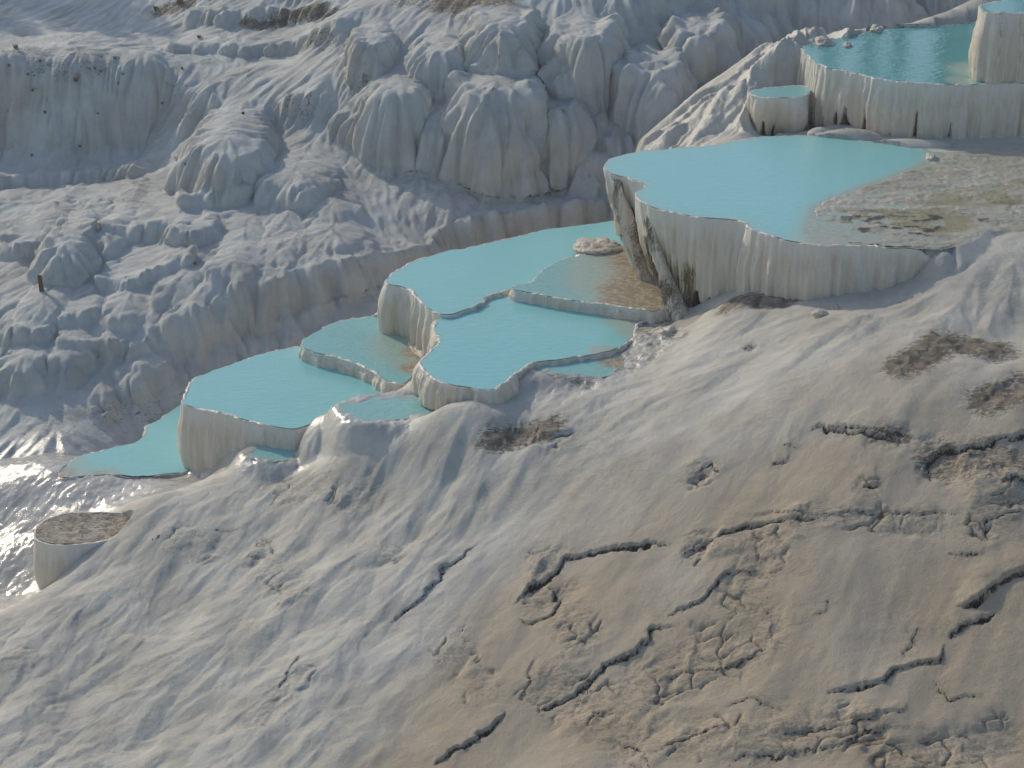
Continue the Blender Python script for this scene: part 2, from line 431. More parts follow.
# the ground falls away behind the far rims
def back_drop(key, sel, offs):
    p = POOLS[key]; o = p['o']
    for i in range(0, len(o['P']), 26):
        if sel(o['px'][i], o['N'][i]):
            for d, dz in offs:
                q = o['P'][i]+o['N'][i]*d; near_ctrl.append((q[0], q[1], p['z']+dz))
back_drop('main', lambda q, n: n[1] > .25 and q[0] < 650, [(.5, -1.6), (1.6, -3)])
back_drop('middle', lambda q, n: n[1] > .0 and q[0] < 610, [(.4, -.9), (1.3, -2.2)])
back_drop('lower', lambda q, n: n[1] > .0 and q[0] < 375, [(.35, -.8), (1.2, -1.9)])
back_drop('left', lambda q, n: n[1] > .1 and q[0] < 290, [(.35, -.8), (1.2, -2)])
back_drop('left', lambda q, n: n[0] < -.1 and n[1] < .1 and q[0] < 230, [(.25, -1.5)])
back_drop('middle', lambda q, n: n[1] < .0 and q[0] < 436, [(.3, -1.15)])
back_drop('upper', lambda q, n: n[1] < -.5 and q[0] > 820, [(.25, -1.15)])
near_ctrl += [(1.6, 37.5, -16), (2.2, 38.9, -15.6), (1.4, 39, -16.5), (3.5, 42.0, -12.9), (2.8, 43, -14), (4.5, 44, -13.5), (6.0, 44.8, -12.4), (8, 45.5, -12.2), (10, 46, -12), (2, 40.2, -14), (1, 41, -15.5),
              (-9, 35.6, -18.0), (-12, 36, -19), (-6.5, 37, -18), (12, 43, -9.4), (13, 40.5, -9.4), (16, 43, -9.3), (16, 47, -10),
              (3.0, 48, -17), (-2, 44, -18), (-8, 42, -19), (10, 52, -14), (20, 52, -12),
              (-14, 26, -18.6), (-14, 20, -18.4), (-14, 32, -18.8), (14, 20, -13.0), (14, 26, -12.2), (15, 32, -11.8), (16, 37, -11.5), (0, 14, -16.3), (8, 14, -15), (-8, 14, -17.8)]
nx = axis(-9.6, 10.6, .021, -60, 60)
ny = np.concatenate([axis(18.6, 27.0, .026, 0, 27.0), axis(27.0+.034, 41.5, .036, 27.03, 60)])
ny = ny[np.concatenate([[True], np.diff(ny) > 1e-4])]
print('near grid', len(nx), len(ny))
cxs = np.concatenate([np.arange(-60, -15, 3), np.arange(-15, 16.1, .2), np.arange(18, 61, 3)]); cys = np.concatenate([np.arange(0, 14, 2), np.arange(14, 50.1, .2), np.arange(52, 61, 2)])
CX, CY = np.meshgrid(cxs, cys)
Zc = rbf(near_ctrl, np.clip(CX, -20, 20), np.clip(CY, 12, 52), .03)
NXg, NYg = np.meshgrid(nx, ny)
def cubic_up(xs, ys, Z, X, Y):
    # smooth the bilinear facets by averaging four shifted lookups
    d = .11; r = 0
    for a, b in ((0, 0), (d, 0), (-d, 0), (0, d), (0, -d)): r = r+bilin(xs, ys, Z, X+a, Y+b)
    return r/5
Zn = cubic_up(cxs, cys, Zc, NXg, NYg)
Zn = Zn - 2.5*sstep(2.95, 2.2, NXg)*sstep(37.4, 38.6, NYg)
base_near = Zn.copy()

def hit(xs, ys, Z, px, py, d0=15, d1=70):
    dx, dy, dz = ray(px, py)
    D = np.arange(d0, d1, .04); t = D/dy
    z = dz*t; g = bilin(xs, ys, Z, dx*t, D)
    k = np.argmax(z < g) if np.any(z < g) else len(D)-1
    return float(dx*t[k]), float(D[k]), float(g[k])
def hitn(px, py): return hit(nx, ny, base_near, px, py)

# masks are addressed through world positions of the marked places
def blob(X, Y, pts, hitf, rx, soft=.35, seed=0):
    """patch around an open polyline of image points"""
    w = [hitf(*p)[:2] for p in pts]
    if len(w) == 1: w = w+[(w[0][0]+.01, w[0][1])]
    d, _, _ = seg_dist(X, Y, w)
    d = d + rx*.45*fbm(X*1.6/rx**.5, Y*1.6/rx**.5, seed, 4)
    return 1-sstep(rx*(1-soft), rx*(1+soft), d)

u_left = sstep(6.5, -2.5, NXg*.92 + (NYg-27)*-.10) if False else 1-sstep(-2.5, 3.8, NXg+.15*(27-NYg))
sl = 1.0
# zones
smooth_zone = sstep(-1.8, .7, NXg+.45*(26.3-NYg))*(1-sstep(27.2, 28.6, NYg-.18*NXg))   # smooth tan sheet, lower right
pool_band = np.zeros(Zn.shape)
A1 = flow_noise(nx[::2], ny[::2], base_near[::2, ::2], 1.15, 3, 12, .20, 2, (-.45, -.89, .7))
A2 = flow_noise(nx[::2], ny[::2], base_near[::2, ::2], 3.0, 5, 12, .12, 2, (-.45, -.89, .55))
up = lambda A: bilin(nx[::2], ny[::2], A, NXg, NYg)
A1, A2 = up(A1), up(A2)
pd = np.full(Zn.shape, 9.0)
ix_ = slice(0, None, 3); gx3, gy3 = np.meshgrid(nx[ix_], ny[ix_]); pd3 = np.full(gx3.shape, 9.0)
for k_ in POOLS:
    if k_ != 'dry': pd3 = np.minimum(pd3, -signed(gx3, gy3, POOLS[k_]['poly'][::3]))
pd = bilin(nx[ix_], ny[ix_], pd3, NXg, NYg)
zl = blob(NXg, NYg, [(0,600),(10,560),(0,520),(60,495),(160,482)], hitn, 1.0, .5, 8)
zl = np.maximum(zl, blob(NXg, NYg, [(-60,600),(-40,540),(-30,500),(30,470)], hitn, 1.4, .4, 8))
damp = (.12+.88*sstep(.05, 1.1, pd))*(1-.75*zl)
lump = fbm(NXg*.9, NYg*.9, 61, 3)
amp = damp*((1-smooth_zone)*.026 + smooth_zone*.016)
ridge = np.where(A1 > 0, A1, A1*1.15)
Zn = Zn + amp*ridge
f2 = (1-np.abs(np.tanh(A2*.9)))*-1.0
Zn = Zn + damp*((1-smooth_zone)*.016+smooth_zone*.005)*(np.tanh(A2)*.9) + damp*(1-smooth_zone)*.08*lump + smooth_zone*.05*lump
# rounded scallops on the white apron
ac = .89*NXg-.45*NYg+.25*fbm(NXg*.8, NYg*.8, 140, 3); al = -.45*NXg-.89*NYg+.3*fbm(NXg*.8, NYg*.8, 141, 3)
wf1, wf2, _ = worley(ac*1.45, al*.78, np.zeros(Zn.shape), 9)
wg1, wg2, _ = worley(ac*3.3, al*1.5, np.zeros(Zn.shape), 19)
Zn = Zn + damp*(1-smooth_zone)*(1-sstep(.5, 3.5, NXg))*(.115*(np.sqrt(np.clip(1-wf1**2, 0, 1))-.6)+.040*(np.sqrt(np.clip(1-wg1**2, 0, 1))-.6))
folded = Zn.copy()
A3 = up(flow_noise(nx[::2], ny[::2], folded[::2, ::2], 5.5, 8, 9, .07, 2))
Zn = Zn + damp*((1-smooth_zone)*.010+smooth_zone*.003)*A3
Zn = Zn + .010*fbm(NXg*5, NYg*5, 33, 4)*(1-.5*smooth_zone)

tan = np.zeros(Zn.shape); brown = tan.copy(); wet = tan.copy(); dark = tan.copy(); olive = tan.copy(); crust = tan.copy()
tan = smooth_zone*(.95-.35*vnoise(NXg*.8, NYg*.8, 4))*(1-.35*sstep(25.4, 27.4, NYg-.12*NXg)) + (1-smooth_zone)*sstep(1.5, 7, NXg)*.30*damp
# crusted, flaking patches : small stepped ledges
flk = fbm(NXg*1.1+.2*A2, NYg*1.5, 71, 5)
pm = np.zeros(Zn.shape)
for pts, r in [([(640,690),(700,660),(760,640)], .55), ([(560,690),(640,740)], .5), ([(740,600),(760,560)], .4), ([(560,600),(580,640)], .35),
               ([(700,740),(860,730)], .45), ([(700,475)], .28), ([(870,490)], .22), ([(985,520),(1000,500)], .45), ([(540,600),(545,560)], .3),
               ([(800,520),(930,520)], .25), ([(900,760),(1000,740)], .35), ([(700,545),(790,540)], .25)]:
    pm = np.maximum(pm, blob(NXg, NYg, pts, hitn, r, .5, int(pts[0][0])))
for pts, r in [([(180,540),(215,550)], .35), ([(280,490),(360,500)], .4), ([(20,665)], .4), ([(390,560)], .3), ([(520,430),(560,440)], .35),
               ([(260,560),(300,600)], .35), ([(450,650),(480,690)], .3), ([(300,680),(260,720)], .3)]:
    pm = np.maximum(pm, .8*blob(NXg, NYg, pts, hitn, r, .7, int(pts[0][0])))
q = flk*9
st = np.floor(q)+sstep(.72, 1.0, q-np.floor(q))
Zn = Zn + pm*.014*(st-np.mean(st))*.8
e1, e2, _ = worley(NXg*1.9+.5*fbm(NXg*2, NYg*2, 160, 3), NYg*3.0+.5*fbm(NXg*2, NYg*2, 161, 3), np.zeros(Zn.shape), 29)
ed = e2-e1; eg = np.exp(-(ed/.055)**2)*sstep(.25, .6, pm)*sstep(.4, .62, vnoise(NXg*2.3, NYg*2.3, 163))
Zn = Zn - .035*eg; dark = np.maximum(dark, .62*eg)
crust = np.maximum(crust, pm*.9)
crust = np.maximum(crust, .35*sstep(.05, .5, fbm(NXg*.7, NYg*.9, 90, 4))*damp)
# brown weathered patches
for pts, r, v in [([(905,368),(945,345),(990,352)], .42, .85), ([(985,398),(1024,390),(1060,388)], .38, .8), ([(940,455),(1000,470)], .42, .62), ([(880,437),(900,436)], .2, .6),
                  ([(490,440),(540,430),(555,425)], .28, .75), ([(735,300),(790,298)], .30, .75), ([(560,378),(590,382)], .25, .6), ([(660,325),(675,312)], .2, .5),
                  ([(700,478)], .16, .6), ([(262,545)], .2, .4), ([(750,345)], .12, .5), ([(640,338),(655,322),(612,352)], .42, .48), ([(620,368),(650,352),(672,338)], .30, .42)]:
    b = blob(NXg, NYg, pts, hitn, r, .6, int(pts[0][0])+3)
    brown = np.maximum(brown, b*v); crust = np.maximum(crust, b)
    Zn = Zn - b*.022 + b*.013*(st-np.mean(st)) + b*.010*fbm(NXg*9, NYg*9, 12, 3)

# cracks and broken plate edges
def crk(lst, ox=512, oy=384): return [(ox+a/2, oy+b/2) for a, b in lst]
cracks = [
 (crk([(2,442),(30,415),(62,398),(92,372),(108,350),(150,340),(205,330),(260,326),(325,322)]), .055, .05),
 (crk([(325,350),(360,335),(400,315),(430,300),(500,285),(560,276),(625,270)]), .050, .045),
 (crk([(45,655),(100,625),(140,600),(180,570),(215,545),(262,520),(285,500),(330,485)]), .045, .05),
 (crk([(300,472),(345,455),(380,430),(405,405),(432,385),(500,372)]), .035, .03),
 (crk([(622,630),(680,615),(740,600),(765,580),(800,568),(858,560),(866,520)]), .045, .05),
 (crk([(870,520),(900,485),(940,468),(972,462)]), .04, .03),
 (crk([(888,442),(930,432),(965,405),(1000,385),(1060,362)]), .07, .07),
 (crk([(418,655),(470,628),(500,645),(555,655)]), .03, .02),
 (crk([(310,722),(370,695),(440,683)]), .035, .03),
 (crk([(430,768),(470,740),(540,745),(640,738),(700,705),(760,690),(810,690)]), .025, .02),
 (crk([(590,98),(615,82),(650,100),(720,100),(815,102)]), .045, .045),
 (crk([(838,190),(828,152),(860,130),(920,128),(960,125),(1000,118),(1060,95)]), .045, .05),
 (crk([(440,272),(540,262),(600,268),(700,264),(800,258),(900,262)]), .02, .02),
 (crk([(20,632),(28,600),(45,548)]), .022, .02), (crk([(130,645),(155,598),(120,585)]), .022, .015),
 (crk([(840,592),(878,628),(940,632)]), .022, .02), (crk([(540,705),(640,690),(700,682),(765,660),(795,635)]), .028, .025),
 (crk([(5,470),(40,475),(80,462),(95,430),(60,400)]), .035, .03), (crk([(365,368),(382,352)]), .04, .02),
 (crk([(150,690),(160,655),(210,650)]), .02, .02), (crk([(212,705),(260,740),(280,768)]), .02, .015),
 (crk([(775,560),(800,510),(818,488)]), .018, .01), (crk([(600,470),(630,450)]), .015, .01),
 (crk([(980,212),(1010,205),(1060,200)]), .05, .04), (crk([(940,310),(950,280),(1000,262),(1060,258)]), .03, .03),
 (crk([(520,430),(500,440),(525,480),(520,520)]), .018, .012), (crk([(280,600),(340,575),(420,565),(510,540)]), .022, .022),
 (crk([(700,212),(735,208)]), .05, .03), (crk([(520,152),(550,152)]), .04, .03), (crk([(370,180),(400,165),(418,190)]), .05, .03),
 (crk([(540,125),(580,122)]), .03, .02), (crk([(870,345),(940,335)]), .02, .015),
 (crk([(770,480),(830,440),(870,405),(890,372),(925,350),(950,318)], 0), .030, .030),
 (crk([(870,768),(920,730),(975,695),(1024,652)], 0), .045, .045),
 (crk([(925,480),(935,520),(928,545)], 0), .02, .015), (crk([(550,620),(580,580),(600,545)], 0), .025, .02),
 ([(820,430),(850,428),(905,437)], .03, .03), ([(150,545),(250,530)], .012, .006),
]
sub = (NYg > 18) & (NXg > -8)
for i, (pts, wd, dep) in enumerate(cracks):
    w = [hitn(*p)[:2] for p in pts]
    xs_ = [a for a, b in w]; ys_ = [b for a, b in w]
    i0, i1 = np.searchsorted(nx, [min(xs_)-1.0, max(xs_)+1.0]); j0, j1 = np.searchsorted(ny, [min(ys_)-1.0, max(ys_)+1.0])
    X = NXg[j0:j1, i0:i1]; Y = NYg[j0:j1, i0:i1]
    if X.size == 0: continue
    Xj = X + .09*fbm(X*3.3, Y*5, 200+i, 3)+.03*fbm(X*14, Y*14, 250+i, 2); Yj = Y + .09*fbm(X*3.3, Y*5, 300+i, 3)+.03*fbm(X*14, Y*14, 350+i, 2)
    d, side, t = seg_dist(Xj, Yj, w)
    taper = np.clip(np.minimum(t, 1-t)*6, .0, 1)**.7 * (.55+.75*vnoise(X*3+i, Y*3, 400+i))
    wv = wd*.62*taper+.001
    g = np.exp(-(d/wv)**4)
    low = (side*(1 if w[-1][0] > w[0][0] else -1)) < 0
    tp2 = np.clip(np.minimum(t, 1-t)*7, 0, 1)*(.35+1.0*vnoise(X*2.2+i, Y*2.2, 430+i))
    # the far sheet ends in a broken edge standing over the near one
    Zn[j0:j1, i0:i1] += np.where(low, -dep*.35*np.exp(-d/.30), dep*.95*np.exp(-d/.40))*tp2
    Zn[j0:j1, i0:i1] -= dep*1.0*g*taper
    dark[j0:j1, i0:i1] = np.maximum(dark[j0:j1, i0:i1], np.exp(-(d/(wv*.8))**2)*.85*(taper > .1))
    crust[j0:j1, i0:i1] = np.maximum(crust[j0:j1, i0:i1], .8*np.exp(-d/.12)*taper)

# shallow algae flat on the right of the main pool: bed just at the water line
flat_pix = [(808,218),(812,208),(830,198),(856,188),(890,177),(920,166),(932,158),(960,150),(1040,146),(1200,150),(1200,250),(1024,250),(960,262),(925,258),(880,252),(840,249),(812,244),(803,230)]
fx, fy = on_plane(*np.array(flat_pix, float).T, -12.0)
flat_poly = list(zip(fx, fy))
# pool hollows
for k, p in POOLS.items():
    P = p['o']['P']; a, b = P.min(0)-.8, P.max(0)+.8
    i0, i1 = np.searchsorted(nx, [a[0], b[0]]); j0, j1 = np.searchsorted(ny, [a[1], b[1]])
    X = NXg[j0:j1, i0:i1]; Y = NYg[j0:j1, i0:i1]
    d = signed(X, Y, p['poly']); z = Zn[j0:j1, i0:i1]
    if k in ('puddle', 'glint', 'ledge'):
        dd = d + .10*fbm(X*3, Y*3, 77, 3)
        tgt = p['z'] - .05*sstep(0, .25, dd) + .025*(1-sstep(-.25, 0, dd)) + .03*fbm(X*6, Y*6, 78, 4)
        wgt = sstep(-.5, .0, d)
    else:
        dr = {'upper': 1.4, 'side': 1.3, 'middle': 1.2, 'front': .5, 'lower': .6, 'left': 1.5, 'lowest': .4, 'shelf': .4, 'top': 1.0, 'dry': 1.2}.get(k)
        tgt = p['z'] - (np.interp(X, [4.0, 6.5, 8], [2.05, 1.0, .5]) if dr is None else dr)
        tgt = np.minimum(z, tgt)
        wgt = sstep(.02, .08, d)
    z2 = z*(1-wgt)+tgt*wgt
    if k in ('main', 'middle', 'shelf', 'lower', 'left', 'lowest', 'upper', 'front', 'dry', 'side', 'top'):
        z2 = np.where((d > .02), np.minimum(z2, p['z']-.04), z2)
        # never let the slope stand above a pool's rim right beside it
        if k != 'dry': z2 = np.where((d <= .02) & (d > -.5), np.minimum(z2, p['z']+.03+np.clip(-d, 0, 9)*.45), z2)
    Zn[j0:j1, i0:i1] = z2
    wetv = {'puddle': 1, 'glint': 1, 'ledge': .8, 'lowest': .9, 'lower': .5, 'front': .8, 'shelf': .8, 'left': .6}.get(k, 0)
    wet[j0:j1, i0:i1] = np.maximum(wet[j0:j1, i0:i1], wetv*sstep(-.55, -.1, d))
# flat
i0, i1 = np.searchsorted(nx, [3, 14]); j0, j1 = np.searchsorted(ny, [30.5, 39.2])
X = NXg[j0:j1, i0:i1]; Y = NYg[j0:j1, i0:i1]
d = signed(X, Y, flat_poly) + .08*fbm(X*2, Y*2, 55, 3)
mainin = sstep(-.35, .0, signed(X, Y, POOLS['main']['poly']))
fl = np.maximum(sstep(-.10, .10, d), 0)
strip = fbm(X*1.2, Y*4.5, 93, 4)
ftgt = -11.985 + .030*fbm(X*2.2, Y*5, 91, 4) + .012*fbm(X*12, Y*12, 92, 3) - .035*sstep(33.8, 32.2, Y)*sstep(7.2, 5.2, X)
z = Zn[j0:j1, i0:i1]
# a rim keeps its foot: only raise the bed, never outside the pool's wall
wall_ok = signed(X, Y, POOLS['main']['poly']) > .03
east = (X > 6.9)
wz = fl*np.where(wall_ok | (east & (Y > 32.2)), 1, 0)
Zn[j0:j1, i0:i1] = z*(1-wz)+ftgt*wz
olive[j0:j1, i0:i1] = wz*(.50+.5*sstep(-.2, .35, fbm(X*.9, Y*1.6, 95, 3))*sstep(36.4, 34.5, Y))
dk = wz*sstep(.03, .20, fbm(X*3.6, Y*9, 97, 5))*sstep(34.4, 32.6, Y)*sstep(-.1, .2, fbm(X*1.1, Y*1.3, 98, 2)+.1)*.75
dark[j0:j1, i0:i1] = np.maximum(dark[j0:j1, i0:i1], dk)
Zn[j0:j1, i0:i1] += dk*.012
wet[j0:j1, i0:i1] = np.maximum(wet[j0:j1, i0:i1], wz*.55)
tan[j0:j1, i0:i1] *= (1-wz*.6)
for px, py, z_, hw, dm, h_, sd in [(850,135,-11.98,33,.30,.15,1),(905,143.5,-11.99,46,.30,.11,2),(820,132,-11.98,12,.2,.13,3),(912,27,-10.95,38,.3,.10,4),(326,428,-15.12,34,.75,.24,5),
                               (527,386,-14.3,24,.40,.20,6),(505,392,-14.35,12,.3,.08,8),(943,264,-12.25,24,.40,.22,7)]:
    bx, by = on_plane(px, py, z_); br = hw/F*math.hypot(by, 14)
    rr = np.hypot((NXg-bx)/br, (NYg-by)/dm)*(1+.2*fbm(NXg*2.5, NYg*2.5, 170+sd, 3))
    gg = np.clip(1-rr**2, 0, 1)**(1.3 if sd in (5, 6, 7, 8) else .8)
    if sd in (5, 6, 7, 8):
        pb = z_+h_-(h_+.12)*rr**2*{5: 2.2}.get(sd, 1.3)+.02*fbm(NXg*5, NYg*5, 177, 3)
        hk = np.clip(.5+.5*(pb-Zn)/.10, 0, 1)
        Zn = np.where(rr < 2.2, Zn*(1-hk)+pb*hk+.10*hk*(1-hk), Zn)
    else: Zn = np.where(gg > 0, np.maximum(Zn, np.minimum(Zn+(9 if sd == 5 else .5), (z_-.03)+h_*gg)), Zn)
    brown = np.maximum(brown, gg*{1: .30, 4: .5, 6: .35}.get(sd, 0)); wet = np.maximum(wet, gg*.6*(sd in (5, 6, 8)))
dmain = signed(X, Y, POOLS['main']['poly'])
zz_ = Zn[j0:j1, i0:i1]
Zn[j0:j1, i0:i1] = np.where((dmain > -.9) & (X > 6.9) & (Y < 34), np.maximum(zz_, -11.985-.40*np.clip(-dmain, 0, 9)-1.6*(1-sstep(6.95, 7.9, X))-.6*sstep(.4, .9, -dmain)), zz_)
# wet strip by the pools, glistening outflow at the far left
wetl = (1-sstep(-5.2, -3.7, NXg+.0*NYg))*sstep(28.2, 29.4, NYg-.42*(NXg+8)*0-0.0)
zs = blob(NXg, NYg, [(200,474),(240,452),(300,440),(330,415)], hitn, .45, .5, 9)
zs = np.maximum(zs, blob(NXg, NYg, [(215,472),(255,462),(310,455),(345,430),(400,428)], hitn, .38, .6, 13))
zs = np.maximum(zs, blob(NXg, NYg, [(410,385),(430,395),(500,398),(560,392),(610,376),(650,345),(680,325),(700,312)], hitn, .40, .5, 10))
zs = np.maximum(zs, blob(NXg, NYg, [(420,350),(404,385)], hitn, .25, .5, 10))
wet = np.maximum(wet, np.maximum(zl, zs*.85))
zz = np.maximum(zl, zs*.7)
Zn = Zn + zz*(.022*fbm(NXg*2.4, NYg*3.0, 44, 4)+.013*fbm(NXg*11, NYg*14, 45, 3))*np.where(np.isin(0, 0), 1, 1)
brown = np.maximum(brown, .55*blob(NXg, NYg, [(600,362),(615,360)], hitn, .2, .4, 7))
# bright ribbed flank beneath the upper pool
rib = blob(NXg, NYg, [(670,140),(700,118),(740,100),(765,85),(790,58),(800,46),(830,34)], hitn, 1.0, .4, 21)*(NYg > 38.3)
A4 = flow_noise(nx[::2], ny[::2], base_near[::2, ::2], 3.2, 25, 8, .1, 3); A4 = up(A4)
Zn = Zn + rib*(.15*np.tanh(A4)+.07*fbm(NXg*4, NYg*4, 88, 4))
wet = np.maximum(wet, rib*.5)

def masks_of(*a): return np.stack([np.clip(v, 0, 1).ravel() for v in a], 1)
ter = mesh_obj('ground', np.stack([NXg.ravel(), NYg.ravel(), Zn.ravel()], 1), grid_faces(len(ny), len(nx)), M['ground'],
               masks=masks_of(tan, brown, wet, dark), masks2=masks_of(olive, crust, tan*0, tan*0+1))
ter['kind'] = 'structure'
ZN_F = Zn

# ------------------------------------------------------------------ far hillside
hill_ctrl = c_pix([
 (-200,470,-17.6),(0,462,-17.0),(60,448,-16.75),(100,430,-16.8),(180,400,-16.7),(240,372,-16.5),(300,345,-16.2),(350,320,-15.9),(390,302,-15.75),(390,280,-15.6),(440,250,-15.4),(520,228,-15.2),(600,215,-15.0),
 (-200,400,-16.8),(0,380,-16.3),(100,360,-16.1),(160,355,-16.1),(-200,300,-15.9),(0,310,-15.65),(100,290,-15.45),(200,310,-15.6),(230,280,-15.25),(300,260,-15.1),
 (-200,230,-15.5),(0,235,-15.35),(150,222,-15.0),(300,225,-14.8),(400,222,-14.9),(450,222,-14.95),
 (-200,190,-15.4),(0,195,-15.25),(100,190,-15.1),(200,200,-14.8),(300,185,-14.45),(420,205,-14.7),(490,213,-14.95),(560,205,-14.95),(620,190,-14.6),
 (-200,150,-15.25),(0,150,-15.15),(80,152,-15.1),(150,143,-14.95),(230,160,-14.6),(280,130,-14.0),(350,160,-14.2),(430,165,-14.2),
 (-200,78,-13.45),(0,82,-13.55),(80,82,-13.55),(150,85,-13.6),(200,98,-13.7),(250,105,-13.7),(300,98,-13.4),
 (-200,55,-13.4),(0,58,-13.45),(150,55,-13.4),(300,55,-13.1),(-200,20,-13.4),(0,25,-13.5),(150,20,-13.2),(300,15,-12.7),(-200,0,-13.3),(0,0,-13.3),(150,0,-12.9),(300,0,-12.4),
 (350,85,-13.0),(350,20,-12.1),(400,90,-13.0),(450,100,-13.0),(450,40,-12.1),(450,0,-11.5),(500,60,-12.3),(560,100,-12.9),(560,50,-12.1),(560,0,-11.3),(640,150,-13.8),(640,100,-13.1),(650,50,-12.3),(650,0,-11.3),
 (700,130,-13.6),(720,80,-13.0),(750,45,-12.4),(800,20,-12.0),(800,0,-11.6),(900,10,-12.0),(900,-10,-11.4),(1024,-10,-11.4),(1200,-10,-11.2),
 (800,90,-13.4),(950,60,-13.2),(1200,60,-13.2),
 (0,-60,-12.6),(300,-60,-11.3),(560,-60,-10.4),(800,-60,-10.4),(1024,-60,-10.2),(-200,-60,-12.8),
])
hill_ctrl += [(-14, 60, -12.0), (0, 58, -9.6), (12, 60, -9.2), (-24, 70, -12), (24, 60, -9.0), (0, 75, -9.0), (24, 75, -8.8), (-24, 50, -14), (-24, 40, -16.5), (24, 50, -11),
              (-14, 32, -18), (-20, 34, -18.2), (-5, 33.0, -18.5), (0, 36, -17.5), (3, 38, -17), (8, 42, -16), (14, 44, -15)]
hx = axis(-16.5, 13.5, .040, -220, 220); hy = axis(33.0, 58.0, .060, 30, 420, 1.2)
print('far grid', len(hx), len(hy))
cxs2 = np.concatenate([np.arange(-60, -26, 4), np.arange(-26, 26.1, .25), np.arange(30, 61, 4)]); cys2 = np.concatenate([np.arange(30, 78.1, .25)])
CX, CY = np.meshgrid(cxs2, cys2)
Zc2 = rbf(hill_ctrl, np.clip(CX, -28, 28), CY, .02)
HX, HY = np.meshgrid(hx, hy)
Zh = cubic_up(cxs2, cys2, Zc2, np.clip(HX, -60, 60), np.clip(HY, 30, 78))
Zh = Zh - .0*HX
base_hill = Zh.copy()
def hith(px, py): return hit(hx, hy, base_hill, px, py, 31, 75)

# terraces: scarps that rise abruptly and fade uphill
def terrace(pts, h, back=2.5, w=.22, seed=0, bulge=.0):
    global Zh
    W = [hith(*p)[:2] for p in pts]
    xs_ = [a for a, b in W]; ys_ = [b for a, b in W]
    i0, i1 = np.searchsorted(hx, [min(xs_)-2.5, max(xs_)+2.5]); j0, j1 = np.searchsorted(hy, [min(ys_)-2.5, max(ys_)+back+1.5])
    X = HX[j0:j1, i0:i1]; Y = HY[j0:j1, i0:i1]
    wx = .30*fbm(X*.8, Y*.8, 500+seed, 3)+.14*(1-2*np.abs(fbm(X*1.8, Y*1.8, 510+seed, 2)))
    d, side, t = seg_dist(X+.15*wx, Y+wx, W)
    sg = np.where(side*(1 if W[-1][0] > W[0][0] else -1) > 0, d, -d)
    ends = sstep(0, .12, np.minimum(t, 1-t)+.0)
    rise = sstep(-.02, w*2, sg)**.55*np.exp(-np.clip(sg, 0, 99)/back)
    Zh[j0:j1, i0:i1] += h*rise*ends
def dome(px, yb, yt, hw, p=2.6, seed=0, depth=1.0):
    """a rounded drapery mass; foot at image row yb, crest at row yt, half width hw pixels"""
    global Zh
    x, y, z = hith(px, yb)
    R = math.sqrt(x*x+y*y+z*z); rx = hw/F*R; ry = rx*depth+.25
    dx, dy, dz = ray(px, yt); Dt = y+ry*.75; zt = float(dz*Dt/dy)
    cx, cy = x, y+ry
    i0, i1 = np.searchsorted(hx, [cx-rx*1.3, cx+rx*1.3]); j0, j1 = np.searchsorted(hy, [cy-ry*1.3, cy+ry*6])
    X = HX[j0:j1, i0:i1]; Y = HY[j0:j1, i0:i1]
    ux = (X-cx)/rx; uy = np.where(Y < cy, (Y-cy)/ry, (Y-cy)/(ry*5))
    r = np.sqrt(ux**2+uy**2)*(1+.30*fbm(X*1.3/rx+seed, Y*1.3/rx, 600+seed, 3))
    g = (np.clip(1-r**p, 0, 1))**.75
    zb = min(z, Zh[min(j0+5, len(hy)-1), min((i0+i1)//2, len(hx)-1)]) - .2
    Zd = zb + (zt-zb)*g - np.clip(r-.97, 0, 9)*4
    a_ = Zh[j0:j1, i0:i1]; k_ = .34
    hh = np.clip(.5+.5*(Zd-a_)/k_, 0, 1)
    Zh[j0:j1, i0:i1] = a_*(1-hh)+Zd*hh+k_*hh*(1-hh)
terrace([(130,352),(165,350),(200,349),(260,328),(330,300),(395,286),(470,262),(560,240),(640,225)], .75, 1.4, .18, 1)
terrace([(-60,190),(0,188),(60,186),(110,182),(150,176)], .38, 1.6, .15, 2)
terrace([(88,244),(120,246),(145,242),(180,252),(230,243)], .36, 1.2, .13, 3)
terrace([(0,262),(30,258),(52,250),(80,246)], .3, .8, .15, 4)
terrace([(180,215),(220,208),(250,205)], .35, .8, .15, 5)
terrace([(95,300),(130,296),(170,282),(200,276)], .32, .8, .15, 6)
terrace([(-40,150),(0,149),(80,151),(150,143),(165,130)], .35, 3, .2, 7)
terrace([(190,118),(230,124),(290,122),(335,112)], .30, 1.2, .18, 8)
terrace([(150,55),(230,58),(300,52),(350,45)], .28, 1.5, .15, 9)
terrace([(60,360),(110,352),(150,362)], .35, .7, .15, 11)
terrace([(0,345),(60,335),(110,325)], .28, .7, .15, 12)
terrace([(180,30),(260,24),(345,12)], .30, 1.5, .15, 14)
for i, a in enumerate([(498,213,84,72),(556,208,106,48),(397,182,90,50),(440,182,112,40),(360,150,112,30),(222,206,140,54),(60,292,246,32),(28,262,240,26),
          (105,262,236,26),(330,238,205,34),(290,215,172,50),(440,116,50,40),(508,104,22,50),(585,130,36,50),(652,156,66,50),(372,100,42,30),(700,116,30,44),(230,330,268,40),(170,330,288,36),(330,290,240,44),
          (64,388,352,30),(140,402,362,30),(20,400,360,28),(220,370,345,26),(285,352,330,24),(100,415,388,28),(36,345,308,30),(120,345,306,34),
          
          (590,214,150,44),(628,190,136,36),(575,128,84,30)]):
    dome(*a, seed=i)
